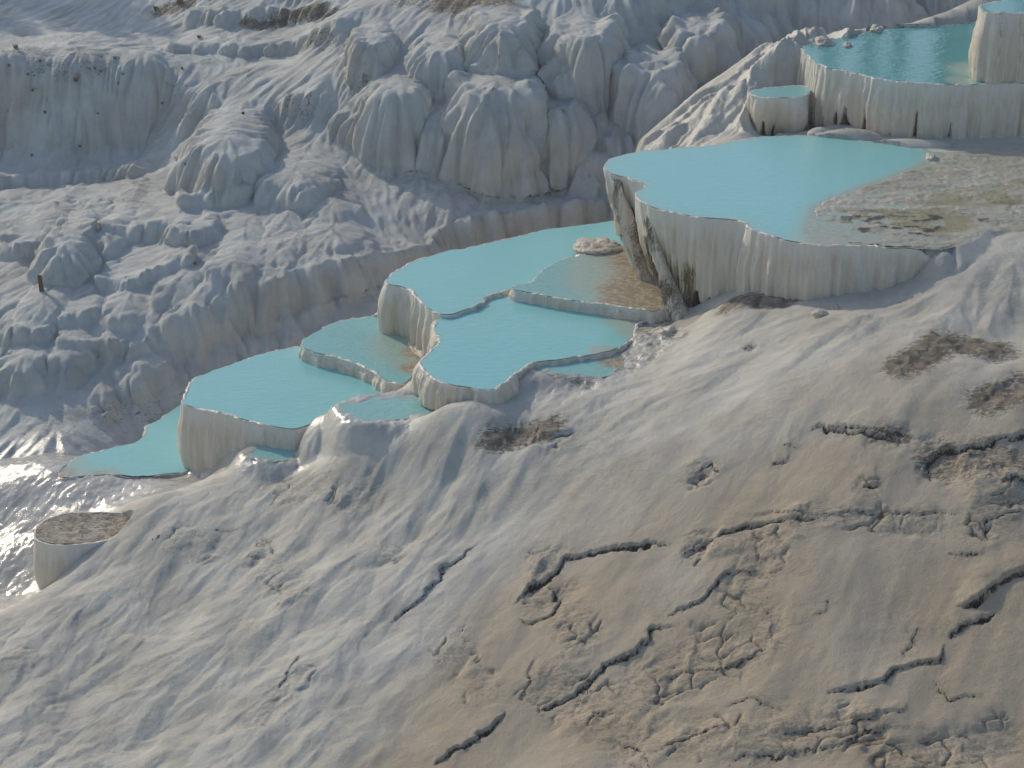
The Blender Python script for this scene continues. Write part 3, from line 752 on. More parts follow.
# procedural lobes, displaced along the surface normal
def normals(Z):
    gy, gx = np.gradient(Z, hy, hx)
    n = np.stack([-gx, -gy, np.ones(Z.shape)], -1); return n/np.linalg.norm(n, axis=-1, keepdims=True)
near_m = (HY < 62) & (np.abs(HX) < 20)
nrm = normals(blur(Zh, 3))
cy0, cy1 = 0, np.searchsorted(hy, 62); ii0, ii1 = np.searchsorted(hx, [-20, 20])
S = (slice(cy0, cy1), slice(ii0, ii1))
dis = np.zeros(Zh.shape)
wx_ = HX[S]+.25*fbm(HX[S]*1.1, HY[S]*1.1, 700, 2); wy_ = HY[S]+.25*fbm(HX[S]*1.1, HY[S]*1.1, 701, 2); wz_ = Zh[S]
steep = 1-nrm[..., 2][S]
st_ = sstep(.03, .22, steep)
for sc_, am, sd in ((1.35, .19, 31), (.62, .13, 37), (.28, .05, 41)):
    f1, f2_, _ = worley(wx_/sc_, wy_/sc_, wz_*.62/sc_, sd)
    cf_ = 1+1.3*sstep(-2.5, 0, HX[S])*sstep(.05, .2, steep)*(sc_ > .5)
    dis[S] += cf_*am*(np.sqrt(np.clip(1-f1**2*1.05, 0, 1))-.6)*(.30+.85*st_)
PX = HX+nrm[..., 0]*dis; PY = HY+nrm[..., 1]*dis; PZ = Zh+nrm[..., 2]*dis
Ztmp = Zh+dis*.8
fn1 = flow_noise(hx, hy, blur(Ztmp, 2), 3.6, 51, 9, .10, 2); fn2 = flow_noise(hx, hy, blur(Ztmp, 1), 9.0, 53, 8, .05, 2)
fn15 = flow_noise(hx, hy, blur(Ztmp, 1), 6.0, 59, 8, .08, 2)
fn0 = flow_noise(hx, hy, blur(Ztmp, 2), 1.7, 57, 11, .14, 2)
d2 = (.055*np.exp(-(fn0/.30)**2)+.050*np.tanh(fn1*.8)+.042*np.tanh(fn2)+.045*np.tanh(fn15))*(.35+1.0*sstep(.03, .3, 1-nrm[..., 2]))
d2 = d2*near_m + .02*fbm(HX*3, HY*3, 66, 4)*near_m + 6*fbm(HX*.012, HY*.012, 68, 3)*sstep(75, 160, HY)
PX += nrm[..., 0]*d2; PY += nrm[..., 1]*d2; PZ += nrm[..., 2]*d2
ht = np.zeros(Zh.shape)
hbrown = ht.copy(); hcr = ht.copy()
def pj(px, py, z): return on_plane(px, py, z)
for pts, r, v in [([(250,30),(300,24),(348,16)], .28, .75), ([(450,2),(500,4)], .6, .8), ([(400,2),(430,6)], .3, .5), ([(0,62),(60,60),(110,62)], .4, .4), ([(160,14),(190,6)], .35, .7),
                  ([(215,5)], .2, .6), ([(110,205),(140,208)], .2, .5), ([(20,430),(100,420),(160,415)], .5, .30), ([(0,450),(60,440)], .5, .34), ([(180,415),(210,395),(250,380)], .4, .30),
                  ([(315,48),(330,50)], .25, .5), ([(40,80),(100,78)], .4, .35), ([(280,110),(310,115)], .3, .35), ([(180,85),(260,80)], .5, .25), ([(365,95)], .2, .5)]:
    hbrown = np.maximum(hbrown, v*blob(HX, HY, pts, hith, r, .6, int(pts[0][0])))
tanh_ = .45*sstep(.1, .45, 1-nrm[..., 2])*(.3+.9*vnoise(HX*.7, HY*.7, 81))
hcr = np.maximum(.5*hbrown, .6*sstep(-.1, .5, fbm(HX*.6, HY*.6, 82, 4))*(1-sstep(.05, .2, 1-nrm[..., 2])))
wet_h = .9*blob(HX, HY, [(-60,478),(0,466),(50,455),(90,445)], hith, .55, .5, 3)
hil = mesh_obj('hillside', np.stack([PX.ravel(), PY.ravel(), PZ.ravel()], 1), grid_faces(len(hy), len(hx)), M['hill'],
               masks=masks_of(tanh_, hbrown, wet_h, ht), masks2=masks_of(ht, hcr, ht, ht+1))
hil['kind'] = 'structure'

# ------------------------------------------------------------------ pools
def thing_obj(name, verts, faces, mat, root, **kw):
    v = np.asarray(verts, float) - np.array(root.location)
    o = mesh_obj(name, v, faces, mat, None, **kw)
    o.parent = root
    return o
def water_mesh(root, o, z, mat, shallow_f, step=.12, inset=.0, dz=0.0):
    P = (o['P']-o['N']*inset)[::4]
    X, Y = np.meshgrid(np.arange(P[:, 0].min(), P[:, 0].max(), step), np.arange(P[:, 1].min(), P[:, 1].max(), step))
    dz += .004
    X = X.ravel(); Y = Y.ravel()
    poly = [tuple(p) for p in P]
    d = signed(X, Y, poly); k = d > step*.4
    pts = [Vector(p) for p in poly]+[Vector((a, b)) for a, b in zip(X[k], Y[k])]
    n = len(poly)
    V, E, Fc, *_ = delaunay_2d_cdt(pts, [(i, (i+1) % n) for i in range(n)], [list(range(n))], 1, 1e-5)
    V = np.array([(v.x, v.y) for v in V]); Fc = np.array([f[:3] for f in Fc if len(f) >= 3])
    dd = seg_dist(V[:, 0], V[:, 1], poly, True)[0]
    sh, bd = shallow_f(V[:, 0], V[:, 1], dd)
    mk = np.stack([np.clip(sh, 0, 1), np.clip(bd, 0, 1), sh*0, sh*0+1], 1)
    a, b, c = V[Fc[:, 0]], V[Fc[:, 1]], V[Fc[:, 2]]
    cr = (b-a)[:, 0]*(c-a)[:, 1]-(b-a)[:, 1]*(c-a)[:, 0]
    Fc[cr < 0] = Fc[cr < 0][:, ::-1]
    return thing_obj('water', np.c_[V, np.full(len(V), z+dz)], Fc, mat, root, masks=mk)

def wall_mesh(root, o, z, hfun, flare=None, caves=(), rows=44, rim_h=.016, rimw=.042, flute=.03, seed=0, rimmat='rim', stainf=None, bead=1.0, sink=None):
    P, N, px, s = o['P'], o['N'], o['px'], o['s']; n = len(P)
    h = np.array([hfun(*px[i], N[i]) for i in range(n)])
    fl = np.array([flare(*px[i], N[i]) if flare else .06 for i in range(n)])
    for _ in range(25):
        h = (np.roll(h, 1)+2*h+np.roll(h, -1))/4; fl = (np.roll(fl, 1)+2*fl+np.roll(fl, -1))/4
    ang = s/o['L']*2*np.pi
    # periodic noise along the outline through its world position
    nf = lambda f, sd, oc=2: fbm(P[:, 0]*f, P[:, 1]*f, seed+sd, oc)
    beadn = nf(11, 1); beadl = nf(3, 2); big = nf(1.3, 3)
    bead2 = nf(24, 4)
    bk = np.where(N[:, 1] > .05, .30, 1.0)
    for _ in range(20): bk = (np.roll(bk, 1)+2*bk+np.roll(bk, -1))/4
    rh = rim_h*(bk*(1+.5*bead*beadn+.6*beadl)+.55*bead*np.clip(bead2+beadn*.6, -.6, 1))
    if sink is not None:
        sk = np.array([sink(*q) for q in px], float)
        for _ in range(15): sk = (np.roll(sk, 1)+2*sk+np.roll(sk, -1))/4
    else: sk = np.zeros(n)
    vis = sstep(-.30, .12, nf(1.3, 51)+.5*nf(4, 52))
    prof = [(-rimw*1.5, -.10), (-rimw*1.15, -.02), (-rimw*.8, .6), (-rimw*.35, 1.0), (0, .85), (.022, .2)]
    rv = []
    for k, (off, zz) in enumerate(prof):
        jit = .012*bead*fbm(P[:, 0]*16, P[:, 1]*16+k*3.1, seed+9, 2)
        zc = np.where(zz < 0, z+zz, z+(rh*zz+jit*.5)*vis-.010*(1-vis))-sk
        q = P+N*(off+jit+.018*bead*beadn*(off > -rimw))[:, None]
        rv.append(np.c_[q, zc])
    last = rv[-1]
    # wall rows
    t = np.linspace(0, 1, rows)[:, None]
    sc1 = nf(2.6, 11); sc2 = nf(6.5, 12, 3); sc3 = nf(15, 13, 2)
    # scallops that hang deeper and merge downwards
    rib1 = np.abs(sc1)*2; rib2a = np.abs(sc2)*2; rib2b = np.abs(nf(4.4, 14, 3))*2
    mx_ = sstep(.25, .85, t+.25*nf(1.7, 15)[None]); rib2 = rib2a[None]*(1-mx_)+rib2b[None]*mx_
    T = t*h[None]
    env = sstep(0, .18, t)
    off = .022 - .02*np.sin(np.pi*np.clip(t*3, 0, 1))
    off = off + fl[None]*t**1.25
    off = off + env*flute*(1.7*(rib1[None]-.5) + .75*(rib2-.5) + .35*sc3[None]*1.0)*(.6+.7*t)
    nz = fbm(P[None, :, 0]*4+0*t, T*3.2+P[None, :, 1]*4, seed+21, 3)
    nz2 = fbm(P[None, :, 0]*13+P[None, :, 1]*5+0*t, T*5, seed+22, 3)
    off = off + env*(.030*nz+.010*nz2)
    bow = np.sin(np.pi*t)*.16*np.clip(h, 0, 1.2)[None]*(np.abs(big)[None]+.3)
    off = off+bow*.6
    stain = .32*t*(.4+1.2*np.clip(sc2, 0, 1)[None]) + .0*T
    dark_ = np.zeros(T.shape)
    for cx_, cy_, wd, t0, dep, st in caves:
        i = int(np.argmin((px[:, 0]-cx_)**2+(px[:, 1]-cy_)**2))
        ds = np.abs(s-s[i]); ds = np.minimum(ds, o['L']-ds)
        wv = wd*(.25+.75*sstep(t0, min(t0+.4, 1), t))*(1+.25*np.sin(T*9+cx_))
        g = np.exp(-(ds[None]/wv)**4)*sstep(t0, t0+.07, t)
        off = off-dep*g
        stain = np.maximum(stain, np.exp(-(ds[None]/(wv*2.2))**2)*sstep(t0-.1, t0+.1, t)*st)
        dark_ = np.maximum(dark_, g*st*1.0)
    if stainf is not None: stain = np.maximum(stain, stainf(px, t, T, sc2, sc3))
    WX = P[None, :, 0]+N[None, :, 0]*off; WY = P[None, :, 1]+N[None, :, 1]*off; WZ = z+rh[None]*.2*(1-t)-T-sk[None]
    WX[0], WY[0], WZ[0] = last[:, 0], last[:, 1], last[:, 2]
    wv_ = np.stack([WX, WY, WZ], -1).reshape(-1, 3)
    mk = np.stack([np.clip(stain, 0, 1), t+0*T, .3+0*T, np.clip(dark_, 0, 1)], -1).reshape(-1, 4)
    flip = np.sum(P[:, 0]*np.roll(P[:, 1], -1)-np.roll(P[:, 0], -1)*P[:, 1]) > 0
    ff = grid_faces(rows, n, True); fr = grid_faces(len(prof), n, True)
    if flip: ff = ff[:, ::-1]; fr = fr[:, ::-1]
    w = thing_obj('wall', wv_, ff, M['wall'], root, masks=mk)
    r = thing_obj('rim', np.concatenate(rv), fr, M[rimmat], root)
    return w, r

def pool(key, label, hfun, mat, shf, name='travertine_pool', cat='pool', group='turquoise pools stepping down the terrace', **kw):
    p = POOLS[key]; o = p['o']; z = p['z']
    c = o['P'].mean(0)
    root = empty(name, (float(c[0]), float(c[1]), z-.3), label, cat, group)
    wall_mesh(root, o, z, hfun, seed=hash(key) % 1 + list(POOLS).index(key)*13, **kw)
    if mat: water_mesh(root, o, z, M[mat], shf)
    return root
def spot(X, Y, z, pts):
    r = np.zeros(X.shape)
    for px, py, rad in pts:
        x, y = on_plane(px, py, z); r = np.maximum(r, 1-sstep(rad*.35, rad, np.hypot(X-x, Y-y)))
    return r
frontish = lambda n, a, b: a if n[1] < -.15 else b

pool('top', 'highest pool, cut by the upper right corner, its wall streaming into the pool below', lambda x, y, n: 1.55, 'water_clear',
     lambda X, Y, d: (.3*np.exp(-d/.15), 0*d), flute=.05, stainf=lambda px, t, T, a, b: .22+.35*np.clip(a, 0, 1)[None]+.25*b[None]+0*T)
pool('upper', 'upper pool with dark tree reflections behind a long fluted cream wall', lambda x, y, n: float(np.interp(x, [801, 840, 880], [2.0, 1.6, 1.35])) if n[1] < .1 else .4, 'water_clear',
     lambda X, Y, d: (.35*np.exp(-d/.18)+spot(X, Y, -10.95, [(975,70,1.0),(1000,60,.9),(960,80,.5)])*.8, 0*d), flute=.045,
     flare=lambda x, y, n: float(np.interp(x, [800, 830, 900], [-.10, -.04, .06])),
     caves=[(817,63,.09,.52,.30,1),(829,67,.05,.62,.2,.9),(841,70,.06,.55,.25,1),(851,72.5,.10,.48,.4,1),(871,78,.035,.45,.12,.9),(920,84,.03,.4,.08,.8),(953,85,.03,.55,.07,.6),(895,82,.03,.8,.1,.7),(808,57,.06,.75,.2,.8)])
pool('side', 'tiny teal basin clinging to the left end of the long fluted wall', lambda x, y, n: 1.0 if n[1] < .2 else .3, 'water_thin',
     lambda X, Y, d: (.4*np.exp(-d/.1), 0*d), flute=.06, flare=lambda x, y, n: -.22,
     caves=[(757,95,.05,.6,.15,.9),(765,97,.05,.5,.2,1),(776,98,.05,.6,.2,.9)])
def h_main(x, y, n):
    if n[1] > .3: return 1.6 if x < 720 else .25
    return float(np.interp(x, [603, 640, 690, 740, 830, 900, 945, 1000], [2.3, 2.3, 2.1, 1.9, 1.35, 1.0, .75, .5]))
pool('main', 'largest pool, milky turquoise, with tall overhanging cream wall and algae flat at its right', h_main, 'water',
     lambda X, Y, d: (.6*np.exp(-d/.38)+.5*sstep(.55, 0, -signed(X, Y, flat_poly)), .6*sstep(.25, -.05, -signed(X, Y, flat_poly))), flute=.05,
     flare=lambda x, y, n: float(np.interp(x, [603, 645, 690, 735, 850], [-.95, -.72, -.25, -.02, .04])) if n[1] < .5 else 0,
     caves=[(624,178,.30,.26,.36,1),(641,203,.24,.32,.40,1),(652,208,.10,.62,.3,.9),(672,212,.10,.74,.3,.8),(700,217,.13,.70,.35,.9),(714,218,.08,.76,.3,.8),(728,220,.05,.84,.2,.7)],
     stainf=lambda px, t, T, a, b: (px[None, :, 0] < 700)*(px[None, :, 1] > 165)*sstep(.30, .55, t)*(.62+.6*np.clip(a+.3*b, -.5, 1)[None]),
     rows=64, sink=lambda x, y: .16 if (x > 925 and y > 150) or x > 960 else 0)
pool('middle', 'long turquoise pool behind the front one, its fluted left wall curving down', lambda x, y, n: 1.35 if n[1] < .1 and x < 470 else .9 if n[1] > .1 else .15, 'water',
     lambda X, Y, d: (.45*np.exp(-d/.15), 0*d), flute=.055, stainf=lambda px, t, T, a, b: .25*sstep(.5, 1, t)+.0*T)
pool('shelf', 'shallow brown tinged pool at the foot of the tall overhanging wall', lambda x, y, n: .35, 'water_thin',
     lambda X, Y, d: (.35+spot(X, Y, -13.82, [(640,280,2.0),(600,262,.8)])*.8, .15*np.exp(-d/.1)+spot(X, Y, -13.82, [(655,285,1.5),(645,262,1.2),(632,302,1.0),(668,300,1.2),(612,290,.5)])*.95), flute=.02)
pool('front', 'heart shaped turquoise pool nearest the brown patched slope', lambda x, y, n: .55 if x < 520 and n[1] < .3 else .22, 'water',
     lambda X, Y, d: (.35*np.exp(-d/.13)+spot(X, Y, -14.02, [(632,318,.9),(640,330,.7),(600,350,.35)]), spot(X, Y, -14.02, [(640,322,.35)])*.7), flute=.05)
pool('lower', 'small pool below the fluted wall, a sunlit ledge at its right', lambda x, y, n: .42 if n[1] < .1 else .7, 'water_thin',
     lambda X, Y, d: (.2*np.exp(-d/.15)+spot(X, Y, -14.95, [(410,345,1.4),(418,360,1.0)])*.8, spot(X, Y, -14.95, [(428,340,.6),(425,352,.7),(408,322,.5),(414,330,.4),(412,368,.4)])*.9), flute=.03)
pool('left', 'broad turquoise pool with high smooth end wall rising from the lowest pool', lambda x, y, n: float(np.interp(x, [225, 262, 285], [1.6, .85, .7])) if n[1] < .1 else 1.6, 'water',
     lambda X, Y, d: (.35*np.exp(-d/.15), 0*d), flute=.018, flare=lambda x, y, n: .06 if x < 240 else .15)
pool('lowest', 'lowest turquoise pool tapering to a point beside glittering wet ground', lambda x, y, n: .30, 'water', sink=lambda x, y: .018 if y > 462 else 0, shf=lambda X, Y, d: (.4*np.exp(-d/.15)+spot(X, Y, -16.5, [(70,472,.9),(110,472,.4)])*.6, spot(X, Y, -16.5, [(66,473,.35),(98,474,.25)])*.7), flute=.02)
# film-thin puddles whose edge is the ground itself
for key, lab in (('puddle', 'thin puddle of water below the front pool, ringed by wet stone'), ('glint', 'small glittering puddle right of the high end wall'), ('ledge', 'shallow grey puddle with a brown bed under the front pool')):
    p = POOLS[key]; c = p['o']['P'].mean(0)
    r = empty('puddle', (float(c[0]), float(c[1]), p['z']-.1), lab, 'puddle', 'thin puddles beside the pools')
    water_mesh(r, p['o'], p['z'], M['water_thin'], lambda X, Y, d: (.25+.3*np.exp(-d/.1)+0*d, .5*np.exp(-d/.10)+(.9*spot(X, Y, -14.1, [(612,362,.38)]) if key == 'ledge' else 0*d)), inset=-.06, dz=-.004)

# dry drum-shaped basin at the far left
p = POOLS['dry']; o = p['o']; c = o['P'].mean(0)
root = empty('dry_basin', (float(c[0]), float(c[1]), -17.5), 'dry drum shaped basin with cracked brown floor beside glittering wet ground', 'basin')
w_, r_ = wall_mesh(root, o, p['z'], lambda x, y, n: 1.5, flare=lambda x, y, n: -.10, flute=.006, seed=301, bead=.2, rim_h=.006, rimw=.02)
P = o['P'][::4]-o['N'][::4]*.012
X, Y = np.meshgrid(np.arange(P[:, 0].min(), P[:, 0].max(), .03), np.arange(P[:, 1].min(), P[:, 1].max(), .03)); X = X.ravel(); Y = Y.ravel()
poly = [tuple(v) for v in P]; k = signed(X, Y, poly) > .02
pts = [Vector(v) for v in poly]+[Vector(v) for v in zip(X[k], Y[k])]; n = len(poly)
V, E, Fc, *_ = delaunay_2d_cdt(pts, [(i, (i+1) % n) for i in range(n)], [list(range(n))], 1, 1e-5)
V = np.array([(v.x, v.y) for v in V]); Fc = np.array([f[:3] for f in Fc])
fz = -16.403 - .02*sstep(0, .3, seg_dist(V[:, 0], V[:, 1], poly, True)[0]) + .025*fbm(V[:, 0]*7, V[:, 1]*7, 9, 4)
one = np.ones(len(V))
br = .62+.3*fbm(V[:, 0]*3, V[:, 1]*3, 19, 3)
a, b, cc = V[Fc[:, 0]], V[Fc[:, 1]], V[Fc[:, 2]]
cr = (b-a)[:, 0]*(cc-a)[:, 1]-(b-a)[:, 1]*(cc-a)[:, 0]; Fc[cr < 0] = Fc[cr < 0][:, ::-1]
thing_obj('basin_floor', np.c_[V, fz], Fc, M['ground'], root, masks=np.stack([one*.6, np.clip(br-.12, 0, 1), one*0, one*0], 1), masks2=np.stack([one*.2, one, one*0, one], 1))

# ------------------------------------------------------------------ rocks, mounds
def ico(sub=4):
    import bmesh
    bm = bmesh.new(); bmesh.ops.create_icosphere(bm, subdivisions=sub, radius=1)
    v = np.array([tuple(x.co) for x in bm.verts]); f = np.array([[q.index for q in x.verts] for x in bm.faces]); bm.free()
    return v, f
IV, IF = ico(5)
def rock(name, label, cat, px, py, z, wpx, hm, dm, group=None, mat='rock', seed=0, sink=.35, rot=0, rough=1.0):
    x, y = on_plane(px, py, z); R = math.sqrt(x*x+y*y+z*z); rx = wpx/2/F*R
    v = IV.copy()
    n = .30*fbm(v[:, 0]*1.4+seed*3.1, v[:, 1]*1.4+v[:, 2]*1.9, 800+seed, 3)*rough + .12*rough*fbm(v[:, 0]*5+v[:, 2]*3, v[:, 1]*5-v[:, 2]*4, 820+seed, 3)
    v = v*(1+n)[:, None]*np.array([rx, dm, hm])
    c_, s_ = math.cos(rot), math.sin(rot)
    v = np.c_[v[:, 0]*c_-v[:, 1]*s_, v[:, 0]*s_+v[:, 1]*c_, v[:, 2]+hm*(1-sink)-hm*.6]
    o = mesh_obj(name, v, IF, M[mat]); o.location = (float(x), float(y), z)
    return tag(o, label, cat, group)
R_ = 'pale rocks at the pool edges'
rock('rock', 'small pale rock at the far left corner of the tree reflecting pool', 'rock', 823, 43, -10.95, 16, .13, .28, R_, seed=1)
rock('rock', 'small pale rock poking out of the water among the tree reflections', 'rock', 847, 46, -10.95, 9, .07, .14, R_, seed=2)
rock('rock', 'small pale rock on the far shore above the dark tree reflections', 'rock', 876, 31, -10.95, 11, .12, .2, R_, seed=3)
rock('rock_bank', 'lumpy white bank beside the water at the right edge, under the highest pool', 'rock', 1032, 74, -10.95, 84, .46, .45, None, 'rock', 5)
rock('rock', 'bright white knob at the right tip of the largest pool', 'rock', 931, 159, -12.0, 11, .10, .2, R_, seed=9)
rock('rock_bank', 'white crusted bank behind the shallow brown tinged pool', 'rock', 600, 249, -13.86, 48, .17, .5, None, seed=11)
rock('rock_bank', 'sunlit cream ledge at the foot of the fluted curving wall', 'rock', 418, 346, -14.97, 20, .10, .85, None, seed=12, rot=.30)
rock('rock', 'wet pale stone at the base of the overhang, right of the heart shaped pool', 'rock', 668, 337, -13.98, 24, .16, .28, R_, seed=15)
for i, (a, b, w) in enumerate([(857,302,18),(820,314,16),(835,309,8)]):
    rock('rock', ['small white stone at the end of a row below the main wall', 'leftmost white stone of the row below the main wall', 'smallest white stone, in the middle of the row below the main wall'][i],
         'rock', a, b, -12.95, w, .07, .12, R_, seed=20+i, sink=.5)
def hill_hit(px, py): 
    return hit(hx, hy, Zh, px, py, 31, 75)
# drapery columns standing free of the overhanging wall
def column(name, label, pts, radii, group=None, seed=0):
    """pts: (px, py, z) down the column"""
    n = 28; V = []
    W = np.array([(*[float(q) for q in on_plane(a, b, z)], z) for a, b, z in pts]); k = 40
    t = np.linspace(0, len(W)-1, k); ctr = np.stack([np.interp(t, range(len(W)), W[:, i]) for i in range(3)], 1); r = np.interp(t, range(len(W)), radii)
    a = np.linspace(0, 2*np.pi, n, endpoint=False)
    for i in range(k):
        rr = r[i]*(1+.55*fbm(np.cos(a)*1.3+seed, np.sin(a)*1.3+ctr[i, 2]*1.5, 900+seed, 4)+.10*np.cos(5*a+seed+i*.09)+.25*fbm(np.cos(a)*4+seed, np.sin(a)*4+ctr[i, 2]*5, 930+seed, 2))
        V.append(np.c_[ctr[i, 0]+rr*np.cos(a), ctr[i, 1]+rr*np.sin(a), np.full(n, ctr[i, 2])])
    V = np.concatenate(V); m = np.zeros((len(V), 4)); tt = np.repeat(np.linspace(0, 1, k), n)
    m[:, 0] = .15+.35*tt; m[:, 1] = tt; m[:, 2] = .3
    return V, grid_faces(k, n, True), m
main = [o_ for o_ in C.objects if o_.name.startswith('travertine_pool') and 'largest' in o_['label']][0]
for i, (pts, r) in enumerate([
   ([(618,180,-12.10),(622,205,-12.6),(632,248,-13.3),(650,288,-14.0)], [.10,.17,.15,.20]),
   ([(648,206,-12.1),(653,235,-12.6),(666,275,-13.3),(682,322,-14.05)], [.10,.15,.13,.20])]):
    V, Fq, m = column('stone_column', '', pts, r, seed=i*5); m[:, 0] += .10+.35*np.clip(fbm(V[:, 0]*4, V[:, 2]*2+V[:, 1], 5, 3)*2, -.5, 1)
    c_ = thing_obj('hanging_column', V, Fq[:, ::-1], M['wall'], main, masks=m)

# ------------------------------------------------------------------ dry tufts, and a brown slab standing for a dark crevice, on the far terraces
def tuft_mesh(seed, n=70, h=.10, sp=.07):
    r = np.random.RandomState(seed); V = []; Fc = []
    for k in range(n):
        a = r.rand()*6.28; l = h*(.5+r.rand()*.8); b = r.randn(2)*sp*.35; tip = b+np.array([math.cos(a), math.sin(a)])*l*.6
        w = .006+.006*r.rand(); pa = a+1.57; i = len(V)
        V += [(b[0]-w*math.cos(pa), b[1]-w*math.sin(pa), -.02), (b[0]+w*math.cos(pa), b[1]+w*math.sin(pa), -.02), (tip[0]+w*math.cos(pa), tip[1]+w*math.sin(pa), l), (tip[0]-w*math.cos(pa), tip[1]-w*math.sin(pa), l*.96)]
        Fc.append((i, i+1, i+2, i+3))
    return V, Fc
from mathutils.bvhtree import BVHTree
i0, i1 = np.searchsorted(hx, [-16.5, 4]); j0, j1 = np.searchsorted(hy, [36, 58])
sv = np.stack([PX[j0:j1:2, i0:i1:2].ravel(), PY[j0:j1:2, i0:i1:2].ravel(), PZ[j0:j1:2, i0:i1:2].ravel()], 1)
bvh = BVHTree.FromPolygons([tuple(v) for v in sv], [tuple(f) for f in grid_faces(len(range(j0, j1, 2)), len(range(i0, i1, 2)))])
def cast(px, py):
    d = Vector([float(v) for v in ray(px, py)]).normalized()
    h = bvh.ray_cast(Vector((0, 0, 0)), d); return h[0]
V, Fq = tuft_mesh(3)
me0 = None
tufts = [(76,81,1.5,'largest dry brown tuft in the middle of the left cliff'),(28,75,.9,'paired brown tuft high on the left end of the cliff'),(33,91,1.0,'tuft below the paired ones at the left end of the cliff'),
 (95,69,.9,'small brown tuft up and right of the largest one'),(101,72,.8,'tiny brown tuft just right of another, near the cliff top'),(123,75,.9,'faint brown tuft right of centre on the left cliff'),
 (118,84,.8,'dark speck of a tuft below the faint one on the cliff'),(16,48,1.3,'olive tuft on the snow white crest at the far left'),(199,38,1.1,'dark tuft on the crest above the white saddle'),
 (182,69,.8,'lone tuft on the slope right of the left cliff'),(162,104,.9,'dark tuft near the right end of the left cliff'),(45,113,.9,'tuft low on the left cliff face'),(9,112,.8,'tuft low on the cliff by the left edge'),
 (80,147,.9,'tuft at the foot of the left cliff'),(32,156,.8,'tuft on the blue shaded floor below the left cliff'),(243,114,.9,'small tuft on the step between two white falls'),
 (186,165,.9,'twin brown speck at the top of the block shaped mass'),(40,62,.8,'tiny tuft on the rim over the left cliff'),(115,59,1.0,'brown tuft on the cliff rim, centre left'),(9,66,.8,'tiny tuft on the rim by the left edge'),
 (195,264+0,.7,'tiny tuft on the pale step beside the small dry lip'),(98,114,.7,'faint tuft halfway down the left cliff'),(156,10,1.6,'dark bush on the shaded slope by the top edge'),(180,4,2.2,'larger dark bush at the top edge above the saddle')]
for px, py, s_, lab in tufts:
    h = cast(px, py)
    if h is None: continue
    if me0 is None:
        o = mesh_obj('dry_tuft', V, np.array(Fq), M['tuft'], smooth=False); me0 = o.data
    else:
        o = bpy.data.objects.new('dry_tuft', me0); C.objects.link(o)
    o.location = h; o.rotation_euler = (0, 0, px*1.7); s_ *= .6; o.scale = (s_, s_, s_*.9)
    tag(o, lab, 'dry plant', 'dry tufts on the far terraces')
h = cast(42, 291)  # slab added here, coloured dark to stand for a crevice opening
if h:
    v = np.array([(x, y, z) for z in (-.05, .34) for x, y in ((-.05, -.02), (.05, -.03), (.055, .02), (-.045, .03))], float)
    v[4:, 0] *= .8; v[4:, 0] -= .05
    f = [(0, 3, 2, 1), (4, 5, 6, 7)]+[(i, (i+1) % 4, (i+1) % 4+4, i+4) for i in range(4)]
    o = mesh_obj('crevice_slab', v, np.array(f), M['crevice_tone'], smooth=False); o.location = h; o.rotation_euler = (math.radians(-12), math.radians(4), .2)
    tag(o, 'small upright dark brown slab added to stand for a dark crevice at the foot of a pale mound', 'slab')

# ------------------------------------------------------------------ cypress-like trees beyond the brow (cypresses show only as reflections; left trees added for their shade)
def tree(name, x, y, z, H, Wd, seed, label):
    r = np.random.RandomState(seed)
    root = empty(name, (x, y, z), label, 'tree', 'dark trees beyond the brow')
    n = 10; V = []
    for k, (hh, rr) in enumerate(((-.3, .22), (H*.3, .16), (H*.9, .03))):
        a = np.linspace(0, 2*np.pi, n, endpoint=False); V.append(np.c_[rr*np.cos(a), rr*np.sin(a), np.full(n, hh)])
    t = mesh_obj('trunk', np.concatenate(V), grid_faces(3, n, True), M['bark']); t.parent = root
    m = 5200; u = r.rand(m); hh = H*(.10+.90*u); prof = Wd*np.sin(np.pi*np.clip(.08+.92*u, 0, 1))**.6*(1-.45*u)
    a = r.rand(m)*6.283; clump = .75+.35*np.sin(a*3+hh*1.7+seed)+.2*np.sin(a*5-hh*3.1)
    rad = prof*np.sqrt(r.rand(m))*clump
    ctr = np.c_[rad*np.cos(a), rad*np.sin(a), hh]
    e1 = r.randn(m, 3); e1 /= np.linalg.norm(e1, axis=1)[:, None]; e2 = np.cross(e1, r.randn(m, 3)); e2 /= np.linalg.norm(e2, axis=1)[:, None]
    s_ = (.05+.08*r.rand(m))[:, None]
    V = np.stack([ctr-e1*s_-e2*s_*.6, ctr+e1*s_-e2*s_*.6, ctr+e1*s_+e2*s_*.6, ctr-e1*s_+e2*s_*.6], 1).reshape(-1, 3)
    c_ = mesh_obj('crown', V, np.arange(4*m).reshape(-1, 4), M['leaf'], smooth=False); c_.parent = root
    return root
for i, (x, y, H, w) in enumerate([(-22.5, 66, 9.5, 2.2), (-25.5, 68, 11, 2.6), (-28.5, 69, 11, 2.6), (-31.5, 71, 12, 2.8), (-35, 72, 12.5, 3.0), (12.1, 71, 13, .26), (13.6, 71, 14.5, .30), (14.5, 70, 13.5, .30), (16.3, 70, 15, .45), (17.3, 71, 15.5, .42), (20.0, 71, 14.5, 1.2), (22.5, 72, 15.5, 1.8)]):
    z = float(bilin(hx, hy, Zh, x, y))
    if x < 0: tree('shade_tree', x, y, z-.1, H, w, 60+i, 'broad dark unseen tree, added beyond the far left brow to shade the top left slope')  # unseen trees added to throw shade on the top left slope
    else: tree('cypress', x, y, z-.1, H, w, 60+i, 'tall dark cypress beyond the brow, seen only mirrored in the upper pool')

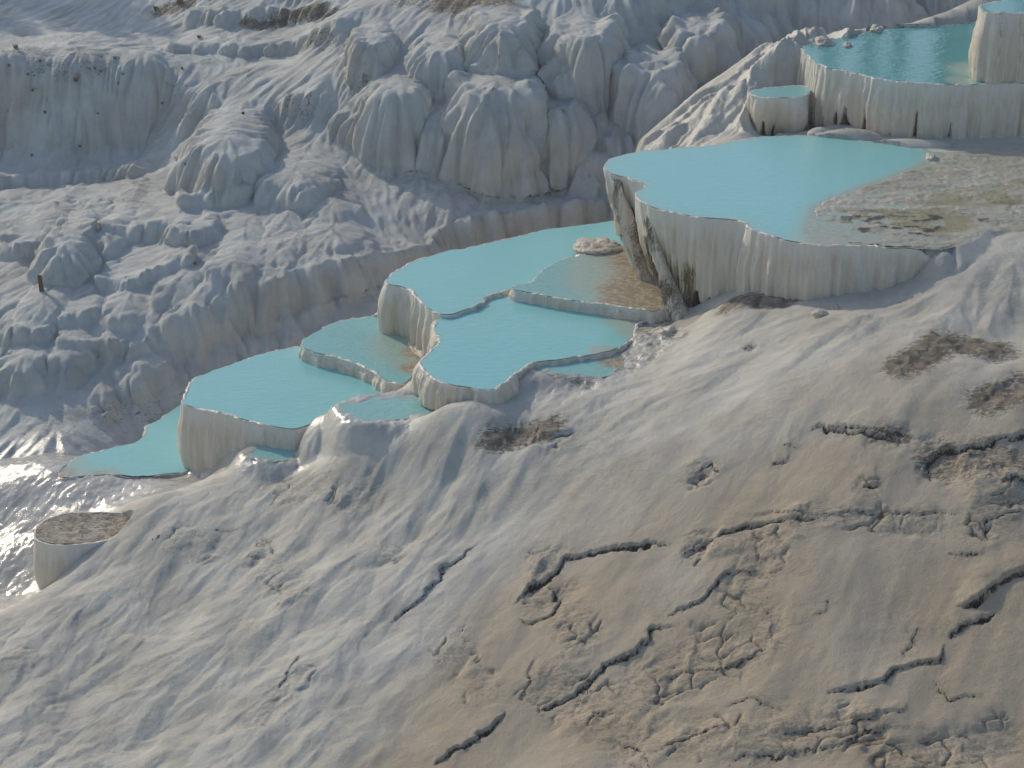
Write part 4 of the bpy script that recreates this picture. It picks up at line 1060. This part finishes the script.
# ------------------------------------------------------------------ morning haze
hm = bpy.data.materials.new('haze'); hm.use_nodes = True; t_ = hm.node_tree
t_.nodes.remove(t_.nodes['Principled BSDF'])
pv = t_.nodes.new('ShaderNodeVolumePrincipled'); pv.inputs['Color'].default_value = (.86, .92, 1, 1); pv.inputs['Density'].default_value = .0014
pv.inputs['Anisotropy'].default_value = .35
t_.links.new(pv.outputs[0], t_.nodes['Material Output'].inputs['Volume'])
x0, x1, y0, y1, z0, z1 = -300, 300, -5, 500, float(min(PZ.min(), Zn.min()))-1, float(max(PZ.max(), 9))+1
bv = [(x, y, z) for z in (z0, z1) for x, y in ((x0, y0), (x1, y0), (x1, y1), (x0, y1))]
hz = mesh_obj('haze', bv, np.array([(0, 3, 2, 1), (4, 5, 6, 7), (0, 1, 5, 4), (1, 2, 6, 5), (2, 3, 7, 6), (3, 0, 4, 7)]), hm, smooth=False)
hz['kind'] = 'stuff'

# ------------------------------------------------------------------ camera, light
cam = bpy.data.cameras.new('camera'); co = bpy.data.objects.new('camera', cam); C.objects.link(co)
co.rotation_euler = (math.radians(90-25), 0, 0); cam.sensor_width = 36; cam.lens = F/1024*36
cam.clip_start = .5; cam.clip_end = 2000
sc.camera = co

SUN_EL, SUN_AZ = 27.0, -41.0                     # azimuth from +Y, clockwise positive
w = bpy.data.worlds.new('World'); sc.world = w; w.use_nodes = True
nt = w.node_tree; bg = nt.nodes['Background']
sky = nt.nodes.new('ShaderNodeTexSky'); sky.sky_type = 'NISHITA'; sky.sun_disc = False
sky.sun_elevation = math.radians(SUN_EL); sky.sun_rotation = math.radians(SUN_AZ % 360)
sky.air_density = 1.0; sky.dust_density = 1.2; sky.ozone_density = 1.3
nt.links.new(sky.outputs[0], bg.inputs[0]); bg.inputs[1].default_value = .15
sl_ = bpy.data.lights.new('sun', 'SUN'); sl_.energy = 2.45; sl_.angle = math.radians(.5); sl_.color = (1, .885, .70)
so = bpy.data.objects.new('sun', sl_); C.objects.link(so)
el, az = math.radians(SUN_EL), math.radians(SUN_AZ)
sd = Vector((math.sin(az)*math.cos(el), math.cos(az)*math.cos(el), math.sin(el)))
so.rotation_euler = sd.to_track_quat('Z', 'Y').to_euler()
so.location = (-20, 20, 20)
sc.view_settings.view_transform = 'Standard'; sc.view_settings.look = 'None'; sc.view_settings.gamma = 1
sc.view_settings.exposure = -.13
sc.cycles.max_bounces = 6; sc.cycles.diffuse_bounces = 3; sc.cycles.glossy_bounces = 2
sc.cycles.use_denoising = True
sc.cycles.caustics_reflective = False; sc.cycles.caustics_refractive = False
print('done')
